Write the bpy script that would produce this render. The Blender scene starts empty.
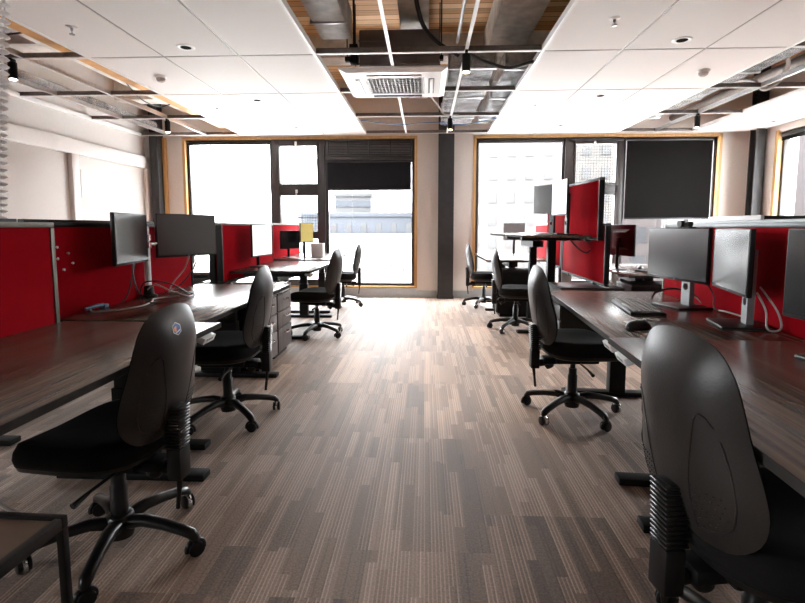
import bpy, bmesh, math, random
from mathutils import Vector, Matrix
random.seed(7)
PI = math.pi
SC = bpy.context.scene
COL = SC.collection

# ---------------------------------------------------------------- materials
MATS = {}
class NT:
    def __init__(s, name):
        s.m = bpy.data.materials.new(name); s.m.use_nodes = True
        s.t = s.m.node_tree; s.n = s.t.nodes; s.l = s.t.links
        s.b = s.n['Principled BSDF']
        MATS[name] = s.m
    def node(s, typ, **kw):
        x = s.n.new(typ)
        for k, v in kw.items(): setattr(x, k, v)
        return x
    def link(s, a, b): s.l.new(a, b)
    def math(s, op, a, b=None, c=None):
        x = s.n.new('ShaderNodeMath'); x.operation = op
        for i, v in enumerate((a, b, c)):
            if v is None: continue
            if isinstance(v, (int, float)): x.inputs[i].default_value = v
            else: s.link(v, x.inputs[i])
        return x.outputs[0]
    def coords(s):
        return s.n.new('ShaderNodeTexCoord').outputs['Object']
    def xyz(s, v):
        x = s.n.new('ShaderNodeSeparateXYZ'); s.link(v, x.inputs[0]); return x.outputs
    def comb(s, a, b, c=0.0):
        x = s.n.new('ShaderNodeCombineXYZ')
        for i, v in enumerate((a, b, c)):
            if isinstance(v, (int, float)): x.inputs[i].default_value = v
            else: s.link(v, x.inputs[i])
        return x.outputs[0]
    def white(s, v):
        x = s.n.new('ShaderNodeTexWhiteNoise'); x.noise_dimensions = '3D'; s.link(v, x.inputs['Vector']); return x.outputs['Value']
    def noise(s, v, scale, detail=2, rough=0.5):
        x = s.n.new('ShaderNodeTexNoise'); x.inputs['Scale'].default_value = scale
        x.inputs['Detail'].default_value = detail; x.inputs['Roughness'].default_value = rough
        if v is not None: s.link(v, x.inputs['Vector'])
        return x.outputs['Fac']
    def mapping(s, v, scale):
        x = s.n.new('ShaderNodeMapping'); x.inputs['Scale'].default_value = scale; s.link(v, x.inputs['Vector']); return x.outputs[0]
    def ramp(s, f, stops):
        x = s.n.new('ShaderNodeValToRGB'); e = x.color_ramp.elements
        while len(e) < len(stops): e.new(0.5)
        for el, (p, c) in zip(e, stops): el.position = p; el.color = (*c, 1)
        s.link(f, x.inputs[0]); return x.outputs[0]
    def bump(s, h, strength=0.3, dist=0.01):
        x = s.n.new('ShaderNodeBump'); x.inputs['Strength'].default_value = strength; x.inputs['Distance'].default_value = dist
        s.link(h, x.inputs['Height']); s.link(x.outputs[0], s.b.inputs['Normal'])
    def set(s, col=None, rough=0.5, metal=0.0, spec=0.5, coat=0.0):
        if col is not None: s.b.inputs['Base Color'].default_value = (*col, 1)
        s.b.inputs['Roughness'].default_value = rough; s.b.inputs['Metallic'].default_value = metal
        s.b.inputs['Specular IOR Level'].default_value = spec; s.b.inputs['Coat Weight'].default_value = coat
        return s
    def emit(s, col, k):
        s.b.inputs['Emission Color'].default_value = (*col, 1); s.b.inputs['Emission Strength'].default_value = k

def plain(name, col, rough=0.5, metal=0.0, spec=0.5, var=0.06, scale=30, bump=0.0, coat=0.0):
    t = NT(name).set(col, rough, metal, spec, coat)
    f = t.noise(t.coords(), scale, 3)
    lo = tuple(max(0, c*(1-var)) for c in col); hi = tuple(min(1, c*(1+var)) for c in col)
    t.link(t.ramp(f, [(0.3, lo), (0.7, hi)]), t.b.inputs['Base Color'])
    if bump: t.bump(f, bump, 0.004)
    return t.m

def fabric(name, col, scale=900, var=0.18, rough=0.95, bump=0.25):
    t = NT(name).set(col, rough, 0, 0.15)
    c = t.coords()
    f = t.noise(c, scale, 1); g = t.noise(c, 12, 2)
    h = t.math('ADD', t.math('MULTIPLY', f, 0.7), t.math('MULTIPLY', g, 0.3))
    t.link(t.ramp(h, [(0.3, tuple(x*(1-var) for x in col)), (0.7, tuple(min(1, x*(1+var)) for x in col))]), t.b.inputs['Base Color'])
    t.bump(f, bump, 0.002)
    return t.m

def wood(name, dark, light, rough, along=1, spec=0.5, fine=70.0, coat=0.0):
    t = NT(name).set(dark, rough, 0, spec, coat)
    sc = [fine, fine, fine]; sc[along] = 1.1
    v = t.mapping(t.coords(), sc)
    f = t.noise(v, 1.0, 4, 0.62)
    sc2 = [fine*0.22]*3; sc2[along] = 0.35
    g = t.noise(t.mapping(t.coords(), sc2), 1.0, 2)
    h = t.math('ADD', t.math('MULTIPLY', f, 0.65), t.math('MULTIPLY', g, 0.35))
    t.link(t.ramp(h, [(0.34, dark), (0.5, tuple((a+b)/2 for a, b in zip(dark, light))), (0.68, light)]), t.b.inputs['Base Color'])
    return t.m

def carpet():
    t = NT('plank_carpet').set((0.1, 0.08, 0.07), 0.62, 0, 0.42)
    x, y, z = t.xyz(t.coords())
    col = t.math('FLOOR', t.math('DIVIDE', x, 0.25))
    off = t.white(t.comb(col, 3.7, 1.0))
    yy = t.math('ADD', t.math('DIVIDE', y, 1.0), t.math('MULTIPLY', t.math('ROUND', t.math('MULTIPLY', off, 4.0)), 0.25))
    row = t.math('FLOOR', yy)
    plank = t.white(t.comb(col, row, 5.0))
    # strips inside a plank: about 4 cm wide, breaking off at their own lengths
    sub = t.math('FLOOR', t.math('DIVIDE', x, 0.0417))
    so = t.white(t.comb(sub, row, 4.0))
    seg = t.math('FLOOR', t.math('ADD', t.math('MULTIPLY', yy, 2.2), t.math('MULTIPLY', so, 5.0)))
    bandr = t.white(t.comb(sub, seg, 2.0))
    wide = t.white(t.comb(t.math('FLOOR', t.math('DIVIDE', x, 0.125)), row, 6.0))
    lx = t.math('DIVIDE', x, 0.0139)
    line = t.math('FLOOR', lx); lf = t.math('FRACT', lx)
    liner = t.white(t.comb(line, t.math('ADD', row, t.math('MULTIPLY', seg, 0.37)), 8.0))
    on = t.math('GREATER_THAN', t.math('ADD', t.math('MULTIPLY', wide, 0.6), t.math('MULTIPLY', bandr, 0.4)), 0.42)
    lit = t.math('MULTIPLY', t.math('LESS_THAN', lf, 0.36), t.math('MULTIPLY', on, t.math('GREATER_THAN', liner, 0.22)))
    bright = t.math('MULTIPLY', lit, t.math('ADD', 0.13, t.math('MULTIPLY', liner, 0.20)))
    dark = t.math('MULTIPLY', t.math('MULTIPLY', t.math('LESS_THAN', liner, 0.3), t.math('GREATER_THAN', lf, 0.55)), -0.09)
    v = t.math('ADD', t.math('ADD', t.math('MULTIPLY', plank, 0.21), t.math('MULTIPLY', bandr, 0.22)), t.math('ADD', bright, dark))
    v = t.math('ADD', v, t.math('MULTIPLY', wide, 0.10))
    fib = t.noise(t.coords(), 120, 3, 0.75)
    v = t.math('ADD', v, t.math('MULTIPLY', t.math('SUBTRACT', fib, 0.5), 0.75))
    c = t.ramp(v, [(0.0, (0.09, 0.058, 0.042)), (0.25, (0.235, 0.158, 0.116)), (0.52, (0.43, 0.305, 0.232)), (0.9, (0.70, 0.54, 0.43))])
    t.link(c, t.b.inputs['Base Color'])
    t.b.inputs['Sheen Weight'].default_value = 0.2; t.b.inputs['Sheen Roughness'].default_value = 0.35
    t.bump(t.math('ADD', t.math('MULTIPLY', liner, 0.4), fib), 0.5, 0.004)
    return t.m

def boards():
    t = NT('soffit_boards').set((0.3, 0.15, 0.06), 0.6)
    x, y, z = t.xyz(t.coords())
    yy = t.math('DIVIDE', y, 0.13); n = t.math('FLOOR', yy); fr = t.math('FRACT', yy)
    r = t.white(t.comb(n, t.math('FLOOR', t.math('DIVIDE', x, 2.3)), 0.0))
    g = t.noise(t.mapping(t.coords(), (1.4, 40, 40)), 1.0, 4, 0.6)
    v = t.math('ADD', t.math('MULTIPLY', r, 0.55), t.math('MULTIPLY', g, 0.5))
    v = t.math('MULTIPLY', v, t.math('GREATER_THAN', fr, 0.07))
    t.link(t.ramp(v, [(0.0, (0.03, 0.015, 0.008)), (0.22, (0.52, 0.26, 0.10)), (0.5, (0.80, 0.48, 0.22)), (0.9, (0.90, 0.64, 0.38))]), t.b.inputs['Base Color'])
    return t.m

def foil():
    t = NT('silver_foil').set((0.55, 0.57, 0.59), 0.16, 1.0)
    f = t.noise(t.coords(), 9, 6, 0.75); t.bump(f, 1.0, 0.12)
    g = t.noise(t.coords(), 6, 4, 0.7); t.link(t.ramp(g, [(0.35, (0.20, 0.21, 0.22)), (0.6, (0.66, 0.68, 0.70))]), t.b.inputs['Base Color'])
    return t.m

def glass(name, tint=(1, 1, 1), gloss=0.06, dots=False):
    t = NT(name); t.n.remove(t.b)
    tr = t.node('ShaderNodeBsdfTransparent'); tr.inputs[0].default_value = (*tint, 1)
    gl = t.node('ShaderNodeBsdfGlossy'); gl.inputs['Roughness'].default_value = 0.02
    mx = t.node('ShaderNodeMixShader'); mx.inputs[0].default_value = gloss
    t.link(tr.outputs[0], mx.inputs[1]); t.link(gl.outputs[0], mx.inputs[2])
    out = t.n['Material Output']
    if dots:                       # wire mesh cast into the pane
        x, y, z = t.xyz(t.coords())
        a = t.math('LESS_THAN', t.math('FRACT', t.math('DIVIDE', x, 0.045)), 0.12)
        b = t.math('LESS_THAN', t.math('FRACT', t.math('DIVIDE', z, 0.045)), 0.12)
        w = t.math('MULTIPLY', t.math('MAXIMUM', a, b), 0.55)
        df = t.node('ShaderNodeBsdfDiffuse'); df.inputs[0].default_value = (0.02, 0.018, 0.02, 1)
        m2 = t.node('ShaderNodeMixShader'); t.link(w, m2.inputs[0]); t.link(mx.outputs[0], m2.inputs[1]); t.link(df.outputs[0], m2.inputs[2])
        t.link(m2.outputs[0], out.inputs[0])
    else: t.link(mx.outputs[0], out.inputs[0])
    return t.m

def emitter(name, col, k):
    t = NT(name).set(col, 0.4); t.emit(col, k); return t.m

def ribbed(name, col, period, axis, rough=0.4, metal=0.0):
    t = NT(name).set(col, rough, metal)
    p = t.xyz(t.coords())[axis]
    f = t.math('PINGPONG', t.math('DIVIDE', p, period), 0.5); t.bump(f, 0.8, 0.006)
    return t.m

carpet(); boards(); foil()
plain('ceiling_tile_white', (0.80, 0.765, 0.745), 0.75, scale=160, var=0.02)
plain('wall_white', (0.62, 0.60, 0.58), 0.7, var=0.02)
plain('wall_dark', (0.16, 0.15, 0.145), 0.7, var=0.03)
plain('wall_grey', (0.47, 0.455, 0.45), 0.7, var=0.03)
plain('wall_cream', (0.66, 0.60, 0.56), 0.7, var=0.03)
plain('panel_white', (0.52, 0.495, 0.47), 0.35, var=0.02)
plain('trim_white', (0.66, 0.65, 0.64), 0.45, var=0.02)
plain('column_steel', (0.026, 0.025, 0.026), 0.55, var=0.2, scale=9)
plain('skirting_grey', (0.40, 0.42, 0.44), 0.5, var=0.03)
wood('trim_pine', (0.44, 0.24, 0.085), (0.62, 0.38, 0.16), 0.5, along=2, fine=40)
plain('window_frame_bronze', (0.030, 0.024, 0.023), 0.4, var=0.1)
plain('window_frame_black', (0.018, 0.018, 0.020), 0.4, var=0.1)
fabric('blind_fabric', (0.0062, 0.0056, 0.0055), scale=500, var=0.12)
fabric('blind_fabric_blue', (0.014, 0.014, 0.017), scale=500, var=0.12)
glass('window_glass'); glass('wired_glass', dots=True)
plain('concrete', (0.70, 0.66, 0.61), 0.85, var=0.2, scale=7, bump=0.3)
plain('galvanised_pale', (0.66, 0.65, 0.64), 0.45, 0.2, var=0.05)
plain('galvanised', (0.55, 0.55, 0.56), 0.38, 0.85, var=0.12, scale=40)
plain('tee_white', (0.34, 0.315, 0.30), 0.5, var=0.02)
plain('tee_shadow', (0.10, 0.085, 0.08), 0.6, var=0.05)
plain('duct_grey', (0.42, 0.40, 0.38), 0.6, var=0.25, scale=8)
plain('rail_white', (0.80, 0.80, 0.79), 0.4, var=0.02)
plain('rail_brown', (0.17, 0.14, 0.125), 0.5, 0.4, var=0.15)
plain('ac_white', (0.86, 0.85, 0.84), 0.35, var=0.02)
plain('matte_black', (0.012, 0.011, 0.010), 1.0, 0.0, 0.0, var=0.05)
plain('detector_beige', (0.42, 0.36, 0.33), 0.5, var=0.03)
plain('ac_grille', (0.30, 0.30, 0.30), 0.5, var=0.05)
plain('ac_casing', (0.15, 0.12, 0.11), 0.6, 0.2, var=0.15, scale=8)
wood('desk_wood', (0.026, 0.015, 0.012), (0.185, 0.122, 0.092), 0.27, along=1, spec=0.40, fine=85)
plain('desk_edge', (0.040, 0.036, 0.033), 0.75, 0.0, 0.08, var=0.1)
plain('black_metal', (0.006, 0.006, 0.006), 0.5, 0.0, 0.22, var=0.15)
plain('black_plastic', (0.009, 0.008, 0.008), 0.42, 0.0, 0.35, var=0.12, scale=60)
plain('shell_plastic', (0.023, 0.0195, 0.0178), 0.40, 0.0, 0.4, var=0.12, scale=180, bump=0.12)
fabric('seat_fabric', (0.008, 0.007, 0.007), scale=700, var=0.3)
plain('base_plastic', (0.010, 0.009, 0.009), 0.30, 0.0, 0.4, var=0.12, scale=60)
m_ = fabric('red_felt', (0.31, 0.0035, 0.009), scale=420, var=0.14)
m_.node_tree.nodes['Principled BSDF'].inputs['Specular IOR Level'].default_value = 0.04
plain('aluminium', (0.17, 0.165, 0.14), 0.4, 0.7, var=0.05)
plain('alloy_light', (0.13, 0.14, 0.143), 0.4, 0.4, var=0.03)
plain('screen_black', (0.012, 0.013, 0.014), 0.20, 0, 0.75, var=0.04, scale=4)
plain('silver_plastic', (0.26, 0.27, 0.28), 0.35, 0.5, var=0.03)
plain('chrome', (0.75, 0.75, 0.76), 0.15, 1.0, var=0.02)
plain('white_plastic', (0.82, 0.82, 0.82), 0.35, var=0.02)
plain('grey_plastic', (0.30, 0.31, 0.32), 0.4, var=0.03)
plain('cable_black', (0.010, 0.010, 0.010), 0.45, var=0.1)
plain('cable_grey', (0.40, 0.37, 0.35), 0.5, var=0.05)
plain('cable_white', (0.72, 0.70, 0.68), 0.5, var=0.03)
plain('cable_blue', (0.06, 0.20, 0.42), 0.5, var=0.05)
plain('plug_blue', (0.10, 0.16, 0.26), 0.4, var=0.1)
wood('pedestal_wood', (0.085, 0.075, 0.072), (0.17, 0.15, 0.145), 0.45, along=2, fine=60)
plain('dark_laminate', (0.012, 0.009, 0.008), 0.35, var=0.15)
wood('table_brown', (0.075, 0.042, 0.024), (0.10, 0.058, 0.034), 0.45, along=0, fine=25)
plain('key_light', (0.20, 0.19, 0.18), 0.4, var=0.1)
plain('yellow_face', (0.80, 0.66, 0.16), 0.5, var=0.03)
plain('sticker_white', (0.80, 0.82, 0.85), 0.4, var=0.02)
plain('sticker_blue', (0.035, 0.10, 0.36), 0.4, var=0.1)
plain('sticker_orange', (0.80, 0.36, 0.09), 0.4, var=0.1)
plain('orange_timber', (0.62, 0.30, 0.08), 0.55, var=0.15, scale=10)
emitter('screen_glare_glow', (0.92, 0.97, 0.95), 0.17)  # added glow stands in for window reflections on two monitor faces
emitter('lamp_glow', (1.0, 0.72, 0.45), 9.0)
emitter('downlight_glow', (1.0, 0.9, 0.8), 1.2)
plain('facade_slate', (0.0105, 0.0135, 0.0195), 0.7, var=0.12, scale=2)
plain('facade_pale', (0.026, 0.026, 0.027), 0.8, var=0.05, scale=1)
plain('facade_white', (0.30, 0.30, 0.30), 0.8, var=0.03, scale=1)
plain('facade_warm', (0.034, 0.031, 0.028), 0.8, var=0.10, scale=0.5)
plain('facade_brick', (0.013, 0.0085, 0.0085), 0.8, var=0.2, scale=2)
plain('pane_far', (0.015, 0.016, 0.018), 0.3, var=0.3, scale=3)
plain('ground_pale', (0.68, 0.67, 0.655), 0.9, var=0.08, scale=0.3)
plain('grass', (0.011, 0.0145, 0.006), 0.9, var=0.3, scale=3)
plain('leaf', (0.07, 0.10, 0.045), 0.8, var=0.4, scale=5)
M = MATS

# ---------------------------------------------------------------- geometry helpers
def nb(): return bmesh.new()
def box(bm, x0, x1, y0, y1, z0, z1, bev=0.0, mat=None, seg=2):
    r = bmesh.ops.create_cube(bm, size=1.0)
    vs = r['verts']
    for v in vs:
        v.co = Vector(((x0+x1)/2 + v.co.x*(x1-x0), (y0+y1)/2 + v.co.y*(y1-y0), (z0+z1)/2 + v.co.z*(z1-z0)))
    if mat is not None:
        for v in vs: v.co = mat @ v.co
    if bev > 0:
        es = list({e for v in vs for e in v.link_edges})
        bmesh.ops.bevel(bm, geom=es, offset=bev, segments=seg, affect='EDGES', profile=0.5)
    return bm
def rings(bm, rs, cap=True, closed=True):
    vr = [[bm.verts.new(p) for p in r] for r in rs]
    n = len(vr[0])
    for a, b in zip(vr, vr[1:]):
        for i in range(n if closed else n-1):
            j = (i+1) % n
            bm.faces.new((a[i], a[j], b[j], b[i]))
    if cap:
        bm.faces.new(vr[0][::-1]); bm.faces.new(vr[-1])
    return vr
def tube(bm, pts, r, seg=8, flat=1.0):
    pts = [Vector(p) for p in pts]; n = len(pts)
    rr = r if isinstance(r, (list, tuple)) else [r]*n
    ref = Vector((0, 0, 1)); rs = []; prev = None
    for i, p in enumerate(pts):
        d = (pts[min(i+1, n-1)] - pts[max(i-1, 0)])
        if d.length < 1e-9: d = Vector((0, 0, 1))
        d.normalize()
        if prev is None:
            u = d.cross(ref)
            if u.length < 1e-3: u = d.cross(Vector((1, 0, 0)))
        else:
            u = prev - d*prev.dot(d)
            if u.length < 1e-4: u = d.cross(Vector((1, 0, 0)))
        u.normalize(); w = u.cross(d).normalized(); prev = u
        rs.append([p + (u*math.cos(2*PI*k/seg) + w*math.sin(2*PI*k/seg)*flat)*rr[i] for k in range(seg)])
    rings(bm, rs)
    return bm
def smooth(pts, n=6):
    P = [Vector(p) for p in pts]; out = []
    for i in range(len(P)-1):
        p0, p1, p2, p3 = P[max(i-1, 0)], P[i], P[i+1], P[min(i+2, len(P)-1)]
        for k in range(n):
            t = k/n
            out.append(0.5*((2*p1) + (p2-p0)*t + (2*p0-5*p1+4*p2-p3)*t*t + (3*p1-p0-3*p2+p3)*t**3))
    out.append(P[-1]); return out
def lathe(bm, prof, seg=20, mat=None, cap=True):
    rs = []
    for r, z in prof:
        ring = [Vector((r*math.cos(2*PI*k/seg), r*math.sin(2*PI*k/seg), z)) for k in range(seg)]
        if mat is not None: ring = [mat @ p for p in ring]
        rs.append(ring)
    rings(bm, rs, cap); return bm
def build(name, bm, mat, parent=None, loc=None, ang=38, mats=None):
    bmesh.ops.recalc_face_normals(bm, faces=bm.faces)
    me = bpy.data.meshes.new(name); bm.to_mesh(me); bm.free()
    for mm in (mats or [mat]): me.materials.append(M[mm])
    me.shade_smooth()
    me.set_sharp_from_angle(angle=math.radians(ang))
    o = bpy.data.objects.new(name, me); COL.objects.link(o)
    if parent is not None: o.parent = parent
    if loc is not None: o.location = loc
    return o
def thing(name, label, cat, loc=(0, 0, 0), rotz=0.0, group=None):
    o = bpy.data.objects.new(name, None); o.empty_display_size = 0.1; COL.objects.link(o)
    o.location = loc; o.rotation_euler = (0, 0, rotz)
    return tag(o, label, cat, group)
def tag(o, label, cat, group=None):
    o['label'] = label; o['category'] = cat
    if group: o['group'] = group
    return o
def struct(o): o['kind'] = 'structure'; return o
def recentre(o):
    """put a single-mesh thing's origin at the bottom centre of its mesh"""
    vs = [v.co for v in o.data.vertices]
    c = Vector(((min(v.x for v in vs)+max(v.x for v in vs))/2, (min(v.y for v in vs)+max(v.y for v in vs))/2, min(v.z for v in vs)))
    o.data.transform(Matrix.Translation(-c)); o.location = o.location + c
    return o
def dup(root, loc=None, rotz=None, label=None, group=None):
    r = root.copy(); COL.objects.link(r)
    if loc is not None: r.location = loc
    if rotz is not None: r.rotation_euler = (0, 0, rotz)
    if label: r['label'] = label
    if group: r['group'] = group
    for ch in list(root.children):
        c = ch.copy(); COL.objects.link(c); c.parent = r
        for g in ch.children:
            d = g.copy(); COL.objects.link(d); d.parent = c
    return r

# ================================================================ SETTING
YW = 8.5            # back wall
XL, XR = -4.72, 5.25
TOP = 3.62
bm = nb(); box(bm, XL-0.3, XR+0.3, -3.3, YW+0.35, -0.2, 0); struct(build('floor', bm, 'plank_carpet'))
bm = nb(); box(bm, XL-0.3, XR+0.3, -3.3, YW+0.35, TOP, TOP+0.2); struct(build('ceiling', bm, 'soffit_boards'))

# back wall: piers, sill walls, upper wall
W1A, W1B, W2A, W2B = -4.10, -0.17, 0.83, 4.77
ZS, ZT = 0.19, 2.68
bm = nb()
box(bm, XL-0.3, W1A, YW, YW+0.3, 0, TOP); box(bm, W1B, W2A, YW, YW+0.3, 0, TOP); box(bm, W2B, XR+0.3, YW, YW+0.3, 0, TOP)
for a, b in ((W1A, W1B), (W2A, W2B)):
    box(bm, a, b, YW, YW+0.3, 0, ZS-0.03); box(bm, a, b, YW, YW+0.3, ZT, TOP)
struct(build('wall_back', bm, 'wall_cream'))
bm = nb()
LY0, LY1, LZ0, LZ1 = -2.4, 0.8, 1.2, 2.14
box(bm, XL-0.3, XL, -3.3, LY0, 0, TOP); box(bm, XL-0.3, XL, LY1, YW+0.3, 0, TOP)
box(bm, XL-0.3, XL, LY0, LY1, 0, LZ0); box(bm, XL-0.3, XL, LY0, LY1, LZ1, TOP); struct(build('wall_left', bm, 'wall_white'))
bm = nb(); box(bm, XL-0.3, XR+0.3, -3.3, -3.0, 0, TOP); struct(build('wall_front', bm, 'wall_dark'))
# right wall with the long window
RY0, RY1, RZ0, RZ1 = 5.4, 7.85, 0.75, 2.6
bm = nb()
box(bm, XR, XR+0.3, -3.3, RY0, 0, TOP); box(bm, XR, XR+0.3, RY1, YW+0.3, 0, TOP)
box(bm, XR, XR+0.3, RY0, RY1, 0, RZ0); box(bm, XR, XR+0.3, RY0, RY1, RZ1, TOP)
struct(build('wall_right', bm, 'wall_cream'))
# skirtings
bm = nb(); box(bm, XL, 0.20, YW-0.02, YW, 0, 0.12, 0.004); box(bm, 0.48, XR, YW-0.02, YW, 0, 0.12, 0.004); struct(build('baseboard_back', bm, 'skirting_grey'))
bm = nb(); box(bm, XL, XL+0.02, -3.0, YW, 0, 0.12, 0.004); struct(build('baseboard_left', bm, 'skirting_grey'))
bm = nb(); box(bm, XR-0.02, XR, -3.0, YW, 0, 0.12, 0.004); struct(build('baseboard_right', bm, 'skirting_grey'))
# pine reveals round the two openings
for n, (a, b) in enumerate(((W1A, W1B), (W2A, W2B))):
    bm = nb()
    box(bm, a-0.035, a+0.012, YW-0.012, YW+0.12, ZS, ZT+0.03); box(bm, b-0.012, b+0.035, YW-0.012, YW+0.12, ZS, ZT+0.03)
    box(bm, a-0.035, b+0.035, YW-0.012, YW+0.12, ZT-0.012, ZT+0.03); box(bm, a-0.035, b+0.035, YW-0.014, YW+0.12, ZS-0.03, ZS)
    struct(build('trim_%d' % (n+1), bm, 'trim_pine'))
    bm = nb(); box(bm, a-0.02, b+0.02, YW-0.03, YW-0.001, 0.0, ZS-0.035, 0.004); struct(build('trim_%d' % (n+3), bm, 'skirting_grey'))
# centre steel column with foot, left corner column, right corner column
bm = nb(); box(bm, 0.215, 0.47, YW-0.16, YW-0.145, 0, TOP); box(bm, 0.215, 0.47, YW-0.03, YW-0.015, 0, TOP); box(bm, 0.335, 0.35, YW-0.145, YW-0.03, 0, TOP)
box(bm, 0.205, 0.48, YW-0.17, YW-0.005, 0, 0.05)
struct(build('column_centre', bm, 'column_steel'))
bm = nb(); box(bm, -4.60, -4.46, YW-0.2, YW-0.001, 0, TOP, 0.004); struct(build('column_left', bm, 'column_steel'))
bm = nb(); box(bm, -4.455, -4.40, YW-0.06, YW-0.001, 0, 2.70, 0.003); struct(build('trim_5', bm, 'trim_pine'))
bm = nb(); box(bm, XL, -4.60, YW-0.13, YW-0.001, 0, 2.70, 0.003); struct(build('trim_6', bm, 'wall_grey'))
bm = nb(); box(bm, 5.06, 5.21, 8.06, 8.075, 0, TOP); box(bm, 5.06, 5.21, 8.205, 8.22, 0, TOP); box(bm, 5.125, 5.145, 8.075, 8.205, 0, TOP); struct(build('column_right', bm, 'column_steel'))
bm = nb(); box(bm, XR-0.02, XR+0.1, RY1-0.02, RY1+0.045, RZ0, RZ1+0.03, 0.003); struct(build('trim_7', bm, 'trim_pine'))
# raised white frames round the pale wall panels on the left
bm = nb()
XF = XL+0.07
box(bm, XL, XF, -3.0, 8.46, 2.17, 2.36, 0.006); box(bm, XL, XF, 6.50, 6.64, 0.12, 2.17, 0.006); box(bm, XL, XF, 8.28, 8.42, 0.12, 2.17, 0.006)
box(bm, XL, XF, 4.62, 4.76, 0.12, 2.17, 0.006); box(bm, XL, XF, 2.74, 2.88, 0.12, 2.17, 0.006)
struct(build('trim_8', bm, 'trim_white'))
bm = nb()
for a, b in ((6.64, 8.28), (4.76, 6.50), (2.88, 4.62), (0.9, 2.74)): box(bm, XL, XL+0.012, a, b, 0.12, 2.17)
struct(build('wall_panel', bm, 'panel_white'))
bm = nb(); box(bm, XL+0.012, XL+0.02, 6.72, 7.12, 1.60, 1.98, 0.002)
struct(build('trim_9', bm, 'trim_white'))

# windows -----------------------------------------------------------------
def frame_rect(bm, a, b, z0, z1, w, y0, y1, bev=0.004):
    box(bm, a, a+w, y0, y1, z0, z1, bev); box(bm, b-w, b, y0, y1, z0, z1, bev)
    box(bm, a+w, b-w, y0, y1, z0, z0+w, bev); box(bm, a+w, b-w, y0, y1, z1-w, z1, bev)
def big_window(n, a, b, fm, gl='window_glass', w=0.05):
    bm = nb(); frame_rect(bm, a, b, ZS, ZT-0.012, w, YW+0.06, YW+0.13)
    f = struct(build('window_%d' % n, bm, fm))
    bm = nb(); box(bm, a+w-0.005, b-w+0.005, YW+0.09, YW+0.098, ZS+w-0.005, ZT-w); build('pane', bm, gl, f)
    return f
big_window(1, W1A+0.012, -2.60, 'window_frame_black')
big_window(3, -1.70, W1B-0.012, 'window_frame_black')
big_window(4, W2A+0.012, 2.31, 'window_frame_black')
big_window(6, 3.25, W2B-0.012, 'window_frame_black')
def twin_window(n, a, b, pa, pb):
    bm = nb(); y0, y1 = YW+0.02, YW+0.14
    zs = [(0.30, 1.00), (1.12, 1.735), (1.925, 2.565)]
    box(bm, a, pa, y0, y1, ZS, ZT-0.012, 0.004); box(bm, pb, b, y0, y1, ZS, ZT-0.012, 0.004)
    prev = ZS
    for z0, z1 in zs: box(bm, pa, pb, y0, y1, prev, z0, 0.004); prev = z1
    box(bm, pa, pb, y0, y1, prev, ZT-0.012, 0.004)
    for z0, z1 in zs[1:]: frame_rect(bm, pa-0.03, pb+0.03, z0-0.03, z1+0.03, 0.034, y0-0.015, y0+0.02, 0.003)
    f = struct(build('window_%d' % n, bm, 'window_frame_bronze'))
    for z0, z1 in zs:
        bm = nb(); box(bm, pa-0.01, pb+0.01, YW+0.08, YW+0.088, z0-0.01, z1+0.01); build('pane', bm, 'wired_glass', f)
    for z in (2.60, 1.80):
        bm = nb(); c = (pa+pb)/2 - 0.03
        box(bm, c-0.018, c+0.018, y0-0.035, y0-0.014, z-0.03, z+0.03, 0.004); tube(bm, [(c, y0-0.035, z), (c, y0-0.06, z-0.01), (c, y0-0.06, z-0.075)], 0.008)
        build('handle', bm, 'white_plastic', f)
twin_window(2, -2.60, -1.70, -2.475, -1.83)
twin_window(5, 2.31, 3.25, 2.475, 3.135)
# right wall window
bm = nb(); xa, xb = XR+0.05, XR+0.13
for y in (RY0, 6.6, RY1-0.06): box(bm, xa, xb, y, y+0.06, RZ0, RZ1, 0.004)
box(bm, xa, xb, RY0+0.06, RY1-0.06, RZ0, RZ0+0.06, 0.004); box(bm, xa, xb, RY0+0.06, RY1-0.06, RZ1-0.06, RZ1, 0.004)
f7 = struct(build('window_7', bm, 'window_frame_bronze'))
for y, y1 in ((RY0, 6.6), (6.6, RY1-0.06)):
    bm = nb(); box(bm, XR+0.09, XR+0.098, y+0.05, y1+0.01, RZ0+0.05, RZ1-0.05); build('pane', bm, 'window_glass', f7)
bm = nb()
for y in (LY0, -0.83, LY1-0.06): box(bm, XL-0.14, XL-0.06, y, y+0.06, LZ0, LZ1, 0.004)
box(bm, XL-0.14, XL-0.06, LY0+0.06, LY1-0.06, LZ0, LZ0+0.06, 0.004); box(bm, XL-0.14, XL-0.06, LY0+0.06, LY1-0.06, LZ1-0.06, LZ1, 0.004)
f8 = struct(build('window_8', bm, 'window_frame_bronze'))
for y, y1 in ((LY0, -0.83), (-0.83, LY1-0.06)):
    bm = nb(); box(bm, XL-0.105, XL-0.097, y+0.05, y1+0.01, LZ0+0.05, LZ1-0.05); build('pane', bm, 'window_glass', f8)
# roller blinds
def blind(a, b, zb, label, fm, ytop=ZT-0.02, y=YW+0.035, cassette=None):
    t = thing('roller_blind', label, 'window blind', ((a+b)/2, y, zb), 0, 'roller blinds on the windows')
    w = (b-a)/2; h = ytop-zb
    bm = nb(); box(bm, -w, w, -0.002, 0.002, 0.02, h-0.03); build('fabric', bm, fm, t)
    bm = nb(); box(bm, -w, w, -0.008, 0.008, 0, 0.028, 0.004); build('bottom_bar', bm, 'window_frame_black', t)
    bm = nb(); tube(bm, [(-w-0.01, 0.012, h-0.03), (w+0.01, 0.012, h-0.03)], 0.026, 14); build('roller_tube', bm, 'window_frame_black', t)
    return t
blind(W1A+0.04, -2.63, 2.585, 'black roller blind rolled up above the big pane nearest the left wall', 'blind_fabric')
blind(-1.655, -0.235, 1.815, 'dark roller blind half lowered below the black vent grille, slate building beneath it', 'blind_fabric_blue', ytop=2.335)
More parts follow.
